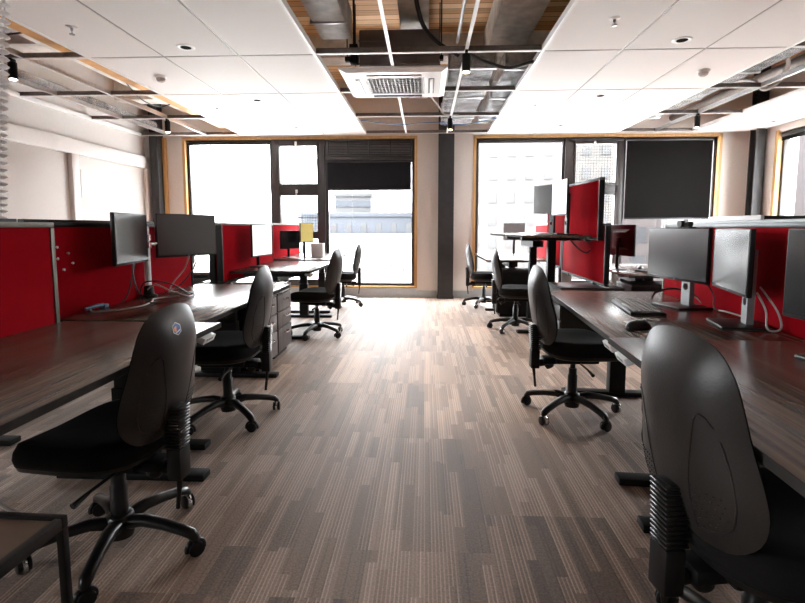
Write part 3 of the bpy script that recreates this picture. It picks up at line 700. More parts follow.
# ================================================================ MONITORS
def monitor(label, c, ang, w=0.53, h=0.31, zc=1.05, stand='column', desk_z=0.73, face='screen_black', back='black_plastic', logo=True, webcam=False, base_shift=0.0, blk=False):
    """ang = direction the screen faces (world angle); origin at the stand foot"""
    t = thing('monitor', label, 'monitor', (c[0], c[1], desk_z if stand else zc-h/2), ang, 'office monitors')
    z0 = zc - h/2 - (desk_z if stand else zc-h/2)
    bm = nb(); box(bm, -0.022, 0.0, -w/2, w/2, z0, z0+h, 0.004)
    hs = build('housing', bm, back, t)
    bm = nb(); box(bm, 0.0, 0.002, -w/2+0.006, w/2-0.006, z0+0.014, z0+h-0.006, 0.0); build('screen', bm, face, t)
    bm = nb()
    rings(bm, [[Vector((-0.022, -w*0.33, z0+h*0.2)), Vector((-0.022, w*0.33, z0+h*0.2)), Vector((-0.022, w*0.33, z0+h*0.85)), Vector((-0.022, -w*0.33, z0+h*0.85))],
               [Vector((-0.05, -w*0.24, z0+h*0.28)), Vector((-0.05, w*0.24, z0+h*0.28)), Vector((-0.05, w*0.24, z0+h*0.75)), Vector((-0.05, -w*0.24, z0+h*0.75))]])
    build('back_bulge', bm, back, hs)
    if logo:
        bm = nb(); lathe(bm, [(0.001, 0), (0.006, 0), (0.006, 0.001), (0.001, 0.001)], 14, Matrix.Translation((0.0, 0, z0+0.0075)) @ Matrix.Rotation(PI/2, 4, 'Y')); build('emblem', bm, 'alloy_light', t)
    if stand == 'column':
        cm = 'silver_plastic' if not blk else 'black_plastic'
        # stand column with a round cable hole
        bm = nb(); n = 24; hz = 0.12; R = 0.022
        hw = 0.036; zt = z0+h*0.5
        outer = []
        for k in range(n):
            a = 2*PI*k/n + PI/4
            ca, sa = math.cos(a), math.sin(a); m = max(abs(ca), abs(sa)); outer.append((ca/m*hw, sa/m*hw + hz))
        inner = [(R*math.cos(2*PI*k/n + PI/4), R*math.sin(2*PI*k/n + PI/4) + hz) for k in range(n)]
        xf, xb = -0.075, -0.105
        rs = [[Vector((xf, y, z)) for y, z in inner], [Vector((xf, y, z)) for y, z in outer], [Vector((xb, y, z)) for y, z in outer], [Vector((xb, y, z)) for y, z in inner], [Vector((xf, y, z)) for y, z in inner]]
        rings(bm, rs, cap=False)
        bmesh.ops.remove_doubles(bm, verts=bm.verts, dist=1e-5)
        box(bm, xb, xf, -hw, hw, 0.012, hz-hw, 0.0); box(bm, xb, xf, -hw, hw, hz+hw, zt+0.05, 0.0)
        box(bm, xb+0.005, -0.045, -0.04, 0.04, zt-0.04, zt+0.04, 0.004)
        build('stand_column', bm, cm, t)
        bm = nb(); box(bm, -0.165, 0.05, -0.125, 0.125, 0.0, 0.012, 0.004); build('stand_base', bm, 'black_plastic', t)
    elif stand == 'simple':
        bm = nb(); tube(bm, [(-0.06, 0, 0.01), (-0.06, 0, z0+h*0.5)], 0.018, 12); box(bm, -0.07, -0.04, -0.03, 0.03, z0+h*0.4, z0+h*0.6, 0.003); build('stand_column', bm, 'black_plastic', t)
        bm = nb(); lathe(bm, [(0.001, 0.012), (0.09, 0.010), (0.11, 0.004), (0.11, 0.0), (0.001, 0.0)], 24, Matrix.Translation((-0.05, 0, 0))); build('stand_base', bm, 'black_plastic', t)
    if webcam:
        bm = nb(); tube(bm, [(0.01, 0.06, z0+h+0.02), (0.01, 0.13, z0+h+0.02)], 0.016, 12); lathe(bm, [(0.001, 0), (0.02, 0), (0.02, 0.03), (0.001, 0.03)], 14, Matrix.Translation((0.01, 0.075, z0+h+0.022)) @ Matrix.Rotation(PI/2, 4, 'Y'))
        box(bm, -0.03, 0.012, 0.07, 0.12, z0+h, z0+h+0.006); 
        w_ = build('webcam', bm, 'black_plastic', None); w_.location = t.location; w_.rotation_euler = t.rotation_euler
        tag(w_, 'small black webcam clipped on the dark monitor of the right desk', 'webcam')
    return t
def face_ang(l, r):
    """screen edge points -> facing angle (viewer side) : l is the viewer-left end"""
    dx, dy = r[0]-l[0], r[1]-l[1]
    return math.atan2(-dx, dy)  # normal for an edge running along +y is +x
# left bank, on the white pole
def mid(a, b): return ((a[0]+b[0])/2, (a[1]+b[1])/2)
a, b = (-1.735, 2.74), (-1.812, 3.19)
monitor('silver-looking reflecting monitor left of the white pole', mid(a, b), face_ang(a, b), 0.48, 0.305, 1.13, stand=None)
a, b = (-1.835, 3.35), (-1.60, 3.775)
monitor('dark monitor turned to the viewer, right of the white pole', mid(a, b), face_ang(a, b), 0.485, 0.305, 1.14, stand=None)
pl = thing('pole_stand', 'white monitor pole with arms clamped on the left desk', 'monitor arm', (-1.862, 3.27, 0.73))
bm = nb(); lathe(bm, [(0.02, 0.03), (0.02, 0.47), (0.012, 0.475)], 18); build('pole', bm, 'white_plastic', pl)
bm = nb(); lathe(bm, [(0.055, 0.0), (0.055, 0.012), (0.034, 0.02), (0.030, 0.075), (0.02, 0.08)], 20); build('clamp_base', bm, 'black_plastic', pl)
bm = nb(); lathe(bm, [(0.02, 0.38), (0.03, 0.38), (0.03, 0.42), (0.02, 0.42)], 18); tube(bm, [(0, 0, 0.40), (0.035, -0.08, 0.40), (0.025, -0.26, 0.40)], 0.013, 10); build('arm', bm, 'chrome', pl)
bm = nb(); lathe(bm, [(0.02, 0.33), (0.03, 0.33), (0.03, 0.37), (0.02, 0.37)], 18); tube(bm, [(0, 0, 0.35), (0.02, 0.1, 0.36), (0.06, 0.27, 0.40)], 0.013, 10); build('arm', bm, 'chrome', pl)
# far left desks
a, b = (-1.90, 5.45), (-1.85, 5.96)
monitor('white-faced monitor on the third left desk', mid(a, b), face_ang(a, b), 0.53, 0.36, 1.045, 'simple', 0.745, face='screen_glare_glow', logo=False)
a, b = (-1.74, 6.98), (-1.62, 7.16)
monitor('small yellow-faced screen on the farthest left desk', mid(a, b), face_ang(a, b), 0.24, 0.28, 1.12, 'simple', 0.76, face='yellow_face', logo=False)
a, b = (-1.93, 7.0), (-1.93, 7.45)
monitor('black monitor seen almost edge-on left of the yellow screen', (-1.93, 7.10), math.radians(-50), 0.30, 0.26, 1.02, 'simple', 0.76, logo=False)
bm = nb(); box(bm, -1.68, -1.50, 7.30, 7.42, 0.76, 0.96, 0.006); tag(recentre(build('storage_box', bm, 'white_plastic')), 'white box standing on the farthest left desk', 'box')
# right bank
a, b = (1.42, 3.25), (1.505, 2.73)
monitor('dark grey monitor with webcam on the right keyboard desk', mid(a, b), face_ang(a, b), 0.53, 0.305, 1.043, 'column', webcam=True)
a, b = (1.51, 2.69), (1.385, 2.20)
monitor('silver-looking reflecting monitor nearest the keyboard desk end', mid(a, b), face_ang(a, b), 0.50, 0.30, 1.043, 'column')
a, b = (1.355, 1.94), (1.40, 1.44)
monitor('dark monitor cut off by the right edge of the photo', mid(a, b), face_ang(a, b), 0.50, 0.33, 1.03, 'column', 0.737)
# standing desk pair
a, b = (1.36, 6.10), (1.42, 5.62)
monitor('dark monitor on the raised standing desk, left of its twin', (1.41, 5.93), math.radians(-152), 0.46, 0.335, 1.52, 'column', 1.12, blk=True)
monitor('white-glaring monitor on the raised standing desk beside the raised divider', (1.385, 5.30), math.radians(-178), 0.50, 0.36, 1.50, 'column', 1.12, face='screen_glare_glow', blk=True)
monitor('pale grey monitor with a webcam on the low far right desk', (1.36, 7.75), math.radians(-100), 0.32, 0.26, 1.13, 'simple', 0.77, face='grey_plastic', logo=False)
monitor('dark reddish monitor on the sunlit desk beyond the gap', (2.17, 5.62), math.radians(20), 0.40, 0.34, 1.055, 'simple', 0.73, logo=False)
p = RB(0.28, -0.35); monitor('white-backed monitor top peeping over the silver rail', p, R4, 0.62, 0.34, 1.10, 'simple', 0.73, back='white_plastic', logo=False)

# ================================================================ PEDESTALS
def pedestal(label, loc, w, d, h, front, fy, dm='pedestal_wood'):
    """front: +1 faces +x, -1 faces -x"""
    t = thing('drawer_pedestal', label, 'drawers', (loc[0], loc[1], 0), 0 if front > 0 else PI, 'drawer pedestals')
    bm = nb(); box(bm, -d/2, d/2-0.02, -w/2, w/2, 0.05, h-0.015, 0.003); box(bm, -d/2+0.02, d/2-0.05, -w/2+0.02, w/2-0.02, 0.0, 0.05); build('carcass', bm, 'black_metal', t)
    bm = nb(); box(bm, -d/2, d/2, -w/2, w/2, h-0.015, h+0.004, 0.003); build('top', bm, 'dark_laminate', t)
    zs = [(0.06, 0.27), (0.278, 0.425), (0.433, h-0.02)]
    for z0, z1 in zs:
        bm = nb(); box(bm, d/2-0.02, d/2-0.002, -w/2+0.004, w/2-0.004, z0, z1, 0.003); dr = build('drawer', bm, dm, t)
        bm = nb(); zc = z1-0.05; tube(bm, smooth([(d/2-0.004, -0.045, zc), (d/2+0.022, -0.04, zc), (d/2+0.022, 0.04, zc), (d/2-0.004, 0.045, zc)], 4), 0.006, 8, 1.4)
        build('handle', bm, 'chrome', dr)
    return t
pedestal('grey drawer pedestal half hidden behind the second left chair', (-1.60, 4.17), 0.40, 0.56, 0.60, 1, 0)
pedestal('grey drawer pedestal with the white trays on top', (-1.60, 4.62), 0.44, 0.56, 0.60, 1, 0)
pedestal('low black pedestal at the foot of the standing desk', (1.64, 5.20), 0.52, 0.62, 0.60, -1, 0, 'black_plastic')
pedestal('black pedestal under the sunlit desk beyond the gap', (2.32, 5.25), 0.40, 0.52, 0.62, 1, 0, 'black_plastic')
pedestal('black pedestal under the low far right desk behind the third right chair', (1.23, 6.88), 0.42, 0.55, 0.62, -1, 0, 'black_plastic')
tr = thing('paper_tray', 'white paper tray on the drawer pedestal behind the second left chair', 'tray', (-1.42, 4.62, 0.604))
bm = nb(); box(bm, -0.12, 0.12, -0.15, 0.15, 0.0, 0.006); box(bm, -0.12, -0.114, -0.15, 0.15, 0.006, 0.06); box(bm, 0.0, 0.12, -0.15, -0.144, 0.006, 0.06); box(bm, 0.0, 0.12, 0.144, 0.15, 0.006, 0.06); build('tray_bed', bm, 'white_plastic', tr)
bm = nb(); box(bm, -0.11, 0.10, -0.14, 0.14, 0.065, 0.075, 0.002); tube(bm, [(0.10, -0.14, 0.0), (0.10, -0.14, 0.12)], 0.005); tube(bm, [(0.10, 0.14, 0.0), (0.10, 0.14, 0.12)], 0.005); build('upper_shelf', bm, 'chrome', tr)

# ================================================================ SMALL THINGS
# keyboard
ang = math.atan2(1.27-1.18, 3.20-2.64)
kb = thing('keyboard', 'black and grey keyboard in front of the dark monitor on the right desk', 'keyboard', (1.225, 2.92, 0.73), -ang)
bm = nb(); box(bm, -0.09, 0.09, -0.25, 0.25, 0.0, 0.018, 0.006); build('case', bm, 'black_plastic', kb)
bm = nb()
for i in range(6):
    n = 20
    for j in range(n):
        if i == 0 and 6 < j < 13: continue
        x = -0.072+i*0.026; y = -0.238+j*0.0245
        box(bm, x, x+0.02, y, y+0.0195, 0.018, 0.026, 0.002, None, 1)
k = build('keys', bm, 'key_light', kb); k['kind'] = 'stuff'
bm = nb(); box(bm, -0.072, -0.052, -0.09, 0.06, 0.018, 0.025, 0.002); build('space_bar', bm, 'key_light', kb)
# mouse
def mouse(label, loc, rotz, s=1.0, first=[None]):
    if first[0] is None:
        t = thing('computer_mouse', label, 'mouse', loc, rotz, 'computer mice')
        bm = nb(); n = 20; rs = []
        for i in range(8):
            u = i/7; k = math.sqrt(max(0.0, 1-u**2.2)) if i < 7 else 0.05
            z = 0.003 + 0.036*u
            rs.append([Vector((0.062*k*math.cos(2*PI*q/n) - 0.008*u, 0.033*k*math.sin(2*PI*q/n)*(1+0.12*math.cos(2*PI*q/n)), z)) for q in range(n)])
        rings(bm, [[Vector((v.x*0.94, v.y*0.94, 0.0)) for v in rs[0]]]+rs); build('body', bm, 'base_plastic', t)
        bm = nb(); lathe(bm, [(0.003, -0.004), (0.009, -0.003), (0.009, 0.003), (0.003, 0.004)], 14, Matrix.Translation((0.03, 0, 0.031)) @ Matrix.Rotation(PI/2, 4, 'X')); build('scroll_wheel', bm, 'grey_plastic', t)
        first[0] = t; return t
    t = dup(first[0], loc, rotz, label); t.scale = (s, s, s); return t
m0 = mouse('black computer mouse on the mat near the right keyboard', (0.985, 2.32, 0.7325), math.radians(25)); m0.scale = (1.15, 1.15, 1.1)
mouse('black mouse lying on the sunlit desk beyond the gap', (2.42, 5.72, 0.73), math.radians(60))
pd = nb(); box(pd, -0.11, 0.11, -0.13, 0.13, 0.0, 0.0025, 0.001)
o = build('mouse_mat', pd, 'black_plastic'); o.location = (1.09, 2.37, 0.73); o.rotation_euler = (0, 0, R4); tag(o, 'thin black mat under the mouse on the right desk', 'mouse mat')
bm = nb(); box(bm, -0.08, 0.08, -0.2, 0.2, 0, 0.018, 0.004); kb2 = build('keyboard', bm, 'black_plastic'); kb2.location = (2.36, 5.26, 0.73); kb2.rotation_euler = (0, 0, 0.2); tag(kb2, 'slim black keyboard on the sunlit desk beyond the gap', 'keyboard')
bm = nb(); box(bm, -0.1, 0.1, -0.25, 0.25, 0, 0.016, 0.004); kb3 = build('keyboard', bm, 'grey_plastic'); kb3.location = (1.22, 5.55, 1.12); kb3.rotation_euler = (0, 0, 0.3); tag(kb3, 'slim keyboard on the raised standing desk', 'keyboard')

# cables on the second left desk
gl = 'cables tangled on the second left desk'
z = 0.739
cable('desk_cable', [(-1.80, 3.0, 0.99), (-1.79, 2.98, 0.90), (-1.74, 2.95, 0.80), (-1.66, 2.95, z), (-1.58, 3.08, z), (-1.55, 3.22, z), (-1.60, 3.36, z), (-1.70, 3.36, z+0.03), (-1.72, 3.28, z+0.04)], 0.0042, 'cable_black', 'black cable dropping from the silver-looking monitor and looping on the desk', 'cable', gl)
cable('desk_cable', [(-1.82, 3.06, 0.99), (-1.83, 3.03, 0.88), (-1.84, 2.99, 0.78), (-1.86, 2.96, z)], 0.0042, 'cable_black', 'short black cable hanging straight below the silver-looking monitor', 'cable', gl)
cable('desk_cable', [(-1.74, 3.62, 1.0), (-1.76, 3.58, 0.9), (-1.81, 3.5, 0.80), (-1.80, 3.42, z), (-1.70, 3.44, z), (-1.62, 3.42, z)], 0.0045, 'cable_grey', 'grey cable falling from the dark monitor to the left desk', 'cable', gl)
cable('desk_cable', [(-1.70, 3.70, 1.0), (-1.73, 3.66, 0.90), (-1.78, 3.60, 0.80), (-1.83, 3.5, z), (-1.78, 3.38, z+0.03)], 0.0042, 'cable_black', 'black cable falling from the right part of the dark monitor', 'cable', gl)
cable('desk_cable', [(-1.88, 2.70, z), (-1.80, 2.62, z), (-1.70, 2.70, z), (-1.66, 2.85, z), (-1.70, 3.02, z), (-1.74, 3.12, z), (-1.66, 3.24, z), (-1.60, 3.16, z+0.012)], 0.0045, 'cable_grey', 'beige cable snaking over the left desk from the blue plug', 'cable', gl)
cable('desk_cable', [(-1.84, 3.12, z), (-1.76, 3.02, z+0.10), (-1.68, 2.98, z+0.13), (-1.62, 3.10, z+0.10), (-1.60, 3.28, z+0.02), (-1.66, 3.42, z), (-1.76, 3.46, z)], 0.0042, 'cable_black', 'thin black cable arching above the pole foot', 'cable', gl)
cable('desk_cable', [(-1.83, 3.2, z+0.05), (-1.74, 3.14, z+0.09), (-1.64, 3.14, z+0.05), (-1.58, 3.26, z), (-1.62, 3.40, z), (-1.72, 3.40, z+0.02)], 0.0042, 'cable_white', 'white cable twisted at the foot of the pole', 'cable', gl)
bm = nb(); tube(bm, smooth([(-1.88, 2.66, 0.745), (-1.86, 2.72, 0.755), (-1.87, 2.80, 0.75)], 4), [0.010]*9, 10); box(bm, -1.895, -1.855, 2.79, 2.83, 0.731, 0.752, 0.004)
tag(recentre(build('power_plug', bm, 'plug_blue')), 'blue and black cable plug near the left divider foot', 'plug')
# cables behind the right monitors
gr = 'cables behind the right monitors'
cable('desk_cable', [(1.47, 3.28, 0.74), (1.53, 3.36, 0.77), (1.62, 3.32, 0.80), (1.68, 3.2, 0.78), (1.69, 3.1, 0.739)], 0.007, 'cable_black', 'black cable arching behind the dark grey monitor stand', 'cable', gr)
cable('desk_cable', [(1.60, 2.95, 0.92), (1.64, 2.90, 0.82), (1.62, 2.84, 0.745), (1.66, 2.76, 0.739)], 0.0042, 'cable_black', 'black cable between the two right monitor stands', 'cable', gr)
cable('desk_cable', [(1.62, 2.80, 0.742), (1.60, 2.70, 0.752), (1.63, 2.62, 0.742), (1.60, 2.54, 0.741)], 0.0042, 'cable_grey', 'pale cable lying behind the right monitor stands', 'cable', gr)
cable('desk_cable', [(1.53, 2.36, 0.90), (1.55, 2.32, 0.82), (1.53, 2.27, 0.745), (1.58, 2.26, 0.75), (1.60, 2.32, 0.82), (1.57, 2.40, 0.92)], 0.0045, 'cable_grey', 'pale cable looping below the second right monitor', 'cable', gr)
# hanging cables under the right desks
cable('hanging_cable', [(0.98, 1.93, 0.66), (0.97, 1.86, 0.60), (1.02, 1.80, 0.58), (1.02, 1.78, 0.45), (0.99, 1.86, 0.28), (1.0, 1.92, 0.12), (1.05, 1.95, 0.012)], 0.009, 'cable_black', 'black cable bundle hanging below the right desks to the floor', 'cable')
cable('hanging_cable', [(1.04, 1.80, 0.66), (1.0, 1.78, 0.50), (0.96, 1.85, 0.42), (1.04, 1.84, 0.33), (1.02, 1.88, 0.20), (1.03, 1.93, 0.012)], 0.008, 'cable_black', 'second black cable coiling beside the hanging bundle', 'cable')
cable('hanging_cable', [(1.55, 5.45, 1.07), (1.62, 5.40, 0.98), (1.70, 5.36, 0.93), (1.76, 5.4, 0.98), (1.73, 5.46, 1.06)], 0.007, 'cable_black', 'black cable drooping under the standing desk top', 'cable')
# white cable under nearest left desk
cable('floor_cable', [(-1.65, 1.42, 0.30), (-1.52, 1.36, 0.24), (-1.40, 1.40, 0.27), (-1.34, 1.44, 0.25), (-1.22, 1.43, 0.29), (-1.27, 1.38, 0.36), (-1.40, 1.36, 0.50), (-1.44, 1.40, 0.585)], 0.006, 'cable_white', 'white cable drooping below the nearest left desk', 'cable')
cable('floor_cable', [(-1.70, 1.25, 0.66), (-1.66, 1.25, 0.40), (-1.55, 1.22, 0.27), (-1.38, 1.36, 0.255), (-1.30, 1.42, 0.25)], 0.005, 'cable_white', 'thinner white cable crossing the drooping one below the nearest left desk', 'cable')
# black desk bottles etc. : cable riser at the left edge
rs_ = thing('hanging_cable_riser', 'white segmented cable riser hanging at the left edge of the photo', 'cable riser', (-2.13, 2.40, 0.0))
RIS = smooth([(0, 0.008, 0.78), (0, 0.015, 0.95), (0, 0.042, 1.33), (0, 0.08, 1.74), (0, 0.118, 2.03), (0, 0.156, 2.34), (0, 0.20, 2.70)], 24)
bm = nb(); acc = 0.0
for p0, p1 in zip(RIS, RIS[1:]):
    acc += (p1-p0).length
    if acc >= 0.029:
        acc = 0.0; mt = Matrix.Translation(p1) @ (p1-p0).to_track_quat('Z', 'Y').to_matrix().to_4x4()
        lathe(bm, [(0.007, -0.010), (0.02, -0.009), (0.031, 0.0), (0.02, 0.009), (0.007, 0.010)], 10, mt)
o_ = build('vertebrae', bm, 'white_plastic', rs_); o_['kind'] = 'stuff'
bm = nb(); tube(bm, RIS, 0.007, 6); build('core_cable', bm, 'cable_white', rs_)
# low dark table bottom left
tb = thing('side_table', 'dark framed low table with brown top in the bottom left corner', 'table', (-1.165, 0.56, 0), math.radians(-2))
bm = nb(); box(bm, -0.394, 0.394, -0.394, 0.394, 0.588, 0.598); build('table_top', bm, 'table_brown', tb)
bm = nb()
for s in (-1, 1):
    box(bm, -0.41, 0.41, *sorted((s*0.394, s*0.41)), 0.58, 0.605, 0.002); box(bm, *sorted((s*0.394, s*0.41)), -0.394, 0.394, 0.58, 0.605, 0.002)
build('top_frame', bm, 'black_metal', tb)
for sx in (-1, 1):
    for sy in (-1, 1):
        bm = nb(); box(bm, *sorted((sx*0.394, sx*0.41)), *sorted((sy*0.394, sy*0.41)), 0.0, 0.58, 0.002); build('leg', bm, 'black_metal', tb)

# ================================================================ CHAIRS
ZC = 0.70
def back_outline(t):
    """closed outline (y, z) of the chair back, t in 0..1"""
    ctrl = [(0.0, 0.466), (0.090, 0.469), (0.152, 0.492), (0.196, 0.54), (0.210, 0.60), (0.202, 0.66), (0.184, 0.74), (0.172, 0.82), (0.156, 0.885), (0.120, 0.935), (0.066, 0.957), (0.0, 0.963)]
    full = ctrl + [(-y, z) for y, z in reversed(ctrl[1:-1])]
    n = len(full); u = t*n; i = int(u) % n; f = u-int(u)
    P = [full[(i+k-1) % n] for k in range(4)]
    def cr(a, b, c, d): return 0.5*((2*b)+(c-a)*f+(2*a-5*b+4*c-d)*f*f+(3*b-a-3*c+d)*f**3)
    return cr(*[p[0] for p in P]), cr(*[p[1] for p in P])
def spine(z, y):
    """x of the back's mid surface: lumbar forward, top leaning back, sides wrapping forward"""
    s = (z-0.46)/0.50
    return -0.205 + 0.035*math.sin(PI*min(max(s, 0), 1)**0.8)*(1-s) - 0.045*s + 0.35*y*y
def pillow(bm, th, sign, scale=1.0, n=60, zc=0.715, off=0.0, power=2.6, closed_back=True):
    out = [back_outline(i/n) for i in range(n)]
    out = [(y*scale, zc+(z-zc)*scale) for y, z in out]
    zcen = ZC
    ks = [1.0, 0.985, 0.95, 0.88, 0.76, 0.6, 0.4, 0.2, 0.06]
    rs = []
    for k in ks:
        h = th*(1-k**power)
        ring = []
        for y, z in out:
            yy = y*k; zz = zcen+(z-zcen)*k
            ring.append(Vector((spine(zz, yy)+off+sign*h, yy, zz)))
        rs.append(ring)
    if closed_back:
        back = []
        for k in (0.06, 0.5, 0.97):
            back.append([Vector((spine(zcen+(z-zcen)*k, y*k)+off-sign*0.002, y*k, zcen+(z-zcen)*k)) for y, z in out])
        rs = back+rs
    rings(bm, rs)
    return bm
def make_chair(label, loc, rotz):
    t = thing('office_chair', label, 'chair', loc, rotz, 'black office chairs')
    # backrest cushion + shell
    bm = nb(); pillow(bm, 0.036, 1, 0.985, off=0.006, power=4); bk = build('back_cushion', bm, 'seat_fabric', t, ang=60)
    bm = nb(); pillow(bm, 0.066, -1, 1.0, power=2.9); sh = build('back_shell', bm, 'shell_plastic', t, ang=60)
    # dimples on the two lower flanks, pressed-in flank panels
    bm = nb()
    for s in (-1, 1):
        pts = [(0.065, 0.505), (0.140, 0.535), (0.165, 0.60), (0.155, 0.69), (0.130, 0.77), (0.100, 0.79), (0.082, 0.71), (0.066, 0.60)]
        loop = smooth([(0, y*s, z) for y, z in pts]+[(0, pts[0][0]*s, pts[0][1])], 5)
        def sx(y, z):
            # shell outer surface x at (y,z)
            zcen = ZC; best = 1.0
            for i in range(60):
                oy, oz = back_outline(i/60)
                d = math.hypot(oy, oz-zcen); a = math.atan2(oz-zcen, oy)
                if abs((math.atan2(z-zcen, y)-a+PI) % (2*PI)-PI) < 0.06: best = min(best, math.hypot(y, z-zcen)/d); break
            k = min(best, 1.0)
            return spine(z, y)-0.066*(1-k**2.9)
        tube(bm, [(sx(p.y, p.z)+0.0005, p.y, p.z) for p in loop], 0.0026, 6)
        for i in range(7):
            for j in range(7):
                y = 0.072+0.0135*i+(0.0067 if j % 2 else 0); z_ = 0.520+0.0155*j
                if y > 0.150 + 0.0 or (z_ < 0.54 and y > 0.13): continue
                x = sx(y*s, z_)
                bmesh.ops.create_icosphere(bm, subdivisions=1, radius=0.0032, matrix=Matrix.Translation((x+0.0008, y*s, z_)))
    build('flank_pattern', bm, 'shell_plastic', sh)
    # seat
    bm = nb(); n = 44; rs = []
    def seat_ring(k, z, dip=0.0):
        r = []
        for i in range(n):
            a = 2*PI*i/n; c, s = math.cos(a), math.sin(a)
            x = 0.03 + 0.235*k*math.copysign(abs(c)**0.55, c); y = 0.25*k*math.copysign(abs(s)**0.55, s)
            y *= 1.0-0.10*(1 if c < 0 else 0)*abs(c)
            zz = z - 0.028*max(0, (x-0.10)/0.16)**2 + dip*(abs(y)/0.25)**2*0.02
            r.append(Vector((x, y, zz)))
        return r
    rs = [seat_ring(0.3, 0.418), seat_ring(0.90, 0.418), seat_ring(0.98, 0.43), seat_ring(1.0, 0.455), seat_ring(0.985, 0.478), seat_ring(0.93, 0.492, 1), seat_ring(0.8, 0.498, 1), seat_ring(0.5, 0.492, 1), seat_ring(0.1, 0.49, 1)]
    rings(bm, rs); st = build('seat_cushion', bm, 'seat_fabric', t, ang=60)
    bm = nb(); rings(bm, [seat_ring(0.4, 0.392), seat_ring(0.80, 0.394), seat_ring(0.955, 0.412), seat_ring(0.985, 0.436)]); build('seat_pan', bm, 'black_plastic', t, ang=60)
    # mechanism
    bm = nb(); box(bm, -0.13, 0.14, -0.085, 0.085, 0.345, 0.398, 0.012); box(bm, -0.20, -0.10, -0.045, 0.045, 0.335, 0.375, 0.01); build('mechanism', bm, 'black_metal', t)
    # back bracket with bellows
    bm = nb(); tube(bm, smooth([(-0.12, 0, 0.352), (-0.22, 0, 0.335), (-0.246, 0, 0.345), (-0.250, 0, 0.42), (-0.246, 0, 0.56)], 5), 0.020, 10, 1.2)
    box(bm, -0.276, -0.222, -0.034, 0.034, 0.305, 0.425, 0.006); br = build('back_bracket', bm, 'black_plastic', t)
    bm = nb()
    for i in range(13):
        z_ = 0.428+i*0.0125; x = -0.246-0.008*i/12
        box(bm, x-0.030, x+0.03, -0.034, 0.034, z_, z_+0.0075, 0.002, None, 1)
    box(bm, -0.270, -0.232, -0.029, 0.029, 0.42, 0.588, 0.003); build('bellows', bm, 'base_plastic', br)
    # levers and knobs
    for s, z_, y1 in ((-1, 0.35, 0.27), (1, 0.35, 0.27)):
        bm = nb(); tube(bm, [(0.02 if s < 0 else -0.06, s*0.06, z_), (0.02 if s < 0 else -0.06, s*0.20, z_-0.005), (0.025 if s < 0 else -0.055, s*y1, z_-0.02)], [0.006, 0.006, 0.011], 8); build('lever', bm, 'black_plastic', t)
    bm = nb(); tube(bm, [(-0.252, 0.0, 0.31), (-0.246, 0.0, 0.25), (-0.238, 0.0, 0.18)], [0.012, 0.008, 0.008], 8); build('tilt_lever', bm, 'black_plastic', t)
    bm = nb(); lathe(bm, [(0.001, 0.0), (0.027, 0.0), (0.03, 0.01), (0.027, 0.03), (0.001, 0.032)], 16, Matrix.Translation((-0.16, 0, 0.335)) @ Matrix.Rotation(PI, 4, 'X') @ Matrix.Rotation(0.5, 4, 'Y')); build('tension_knob', bm, 'base_plastic', t)
    # gas lift
    bm = nb(); lathe(bm, [(0.03, 0.105), (0.031, 0.255), (0.026, 0.262), (0.026, 0.30), (0.016, 0.302), (0.016, 0.35)], 18); build('gas_lift', bm, 'base_plastic', t)
    # five star base
    bm = nb(); lathe(bm, [(0.028, 0.045), (0.045, 0.05), (0.052, 0.09), (0.046, 0.135), (0.034, 0.145)], 20)
    for k in range(5):
        a = 2*PI*k/5 + math.radians(12); c, s = math.cos(a), math.sin(a)
        prof = [(0.03, 0.105, 0.028), (0.10, 0.118, 0.024), (0.18, 0.108, 0.021), (0.25, 0.093, 0.020), (0.288, 0.082, 0.020), (0.302, 0.066, 0.016), (0.304, 0.055, 0.012)]
        tube(bm, [(r*c, r*s, z_) for r, z_, w in prof], [w*1.12 for r, z_, w in prof], 10, 0.85)
    bs = build('five_star_base', bm, 'base_plastic', t, ang=50)
    for k in range(5):
        a = 2*PI*k/5 + math.radians(12); c, s = math.cos(a), math.sin(a)
        mt = Matrix.Translation((0.300*c, 0.300*s, 0.0)) @ Matrix.Rotation(a+0.9+k*0.35, 4, 'Z')
        bm = nb()
        for w in (-1, 1):
            lathe(bm, [(0.004, 0.006*w), (0.026, 0.006*w), (0.028, 0.009*w), (0.028, 0.02*w), (0.022, 0.023*w), (0.004, 0.023*w)], 18, mt @ Matrix.Translation((0, 0, 0.028)) @ Matrix.Rotation(PI/2, 4, 'X'))
        cs = build('castor', bm, 'black_plastic', t)
        bm = nb(); pts = [Vector((0.031*math.cos(q), 0, 0.028+0.031*math.sin(q))) for q in [PI*i/10 for i in range(-1, 12)]]
        tube(bm, [mt @ p for p in pts], 0.009, 8, 1.0); tube(bm, [mt @ Vector((0, 0, 0.03)), mt @ Vector((0, 0, 0.07))], 0.008, 8); build('castor_hood', bm, 'chrome' if k in (1, 3) else 'base_plastic', cs)
    return t
def turn_base(c, deg):
    """swivel the star base (with its castors) under the seat to a world angle"""
    for o in c.children:
        if o.name.startswith('five_star_base') or o.name.startswith('castor'):
            o.rotation_euler = (0, 0, math.radians(deg-12)-c.rotation_euler[2])
    return c
ch = turn_base(make_chair('near left office chair with a small hexagonal sticker on its back', (-1.138, 1.73, 0), PI+math.radians(-6)), -6); ch.scale = (1, 1, 0.965)
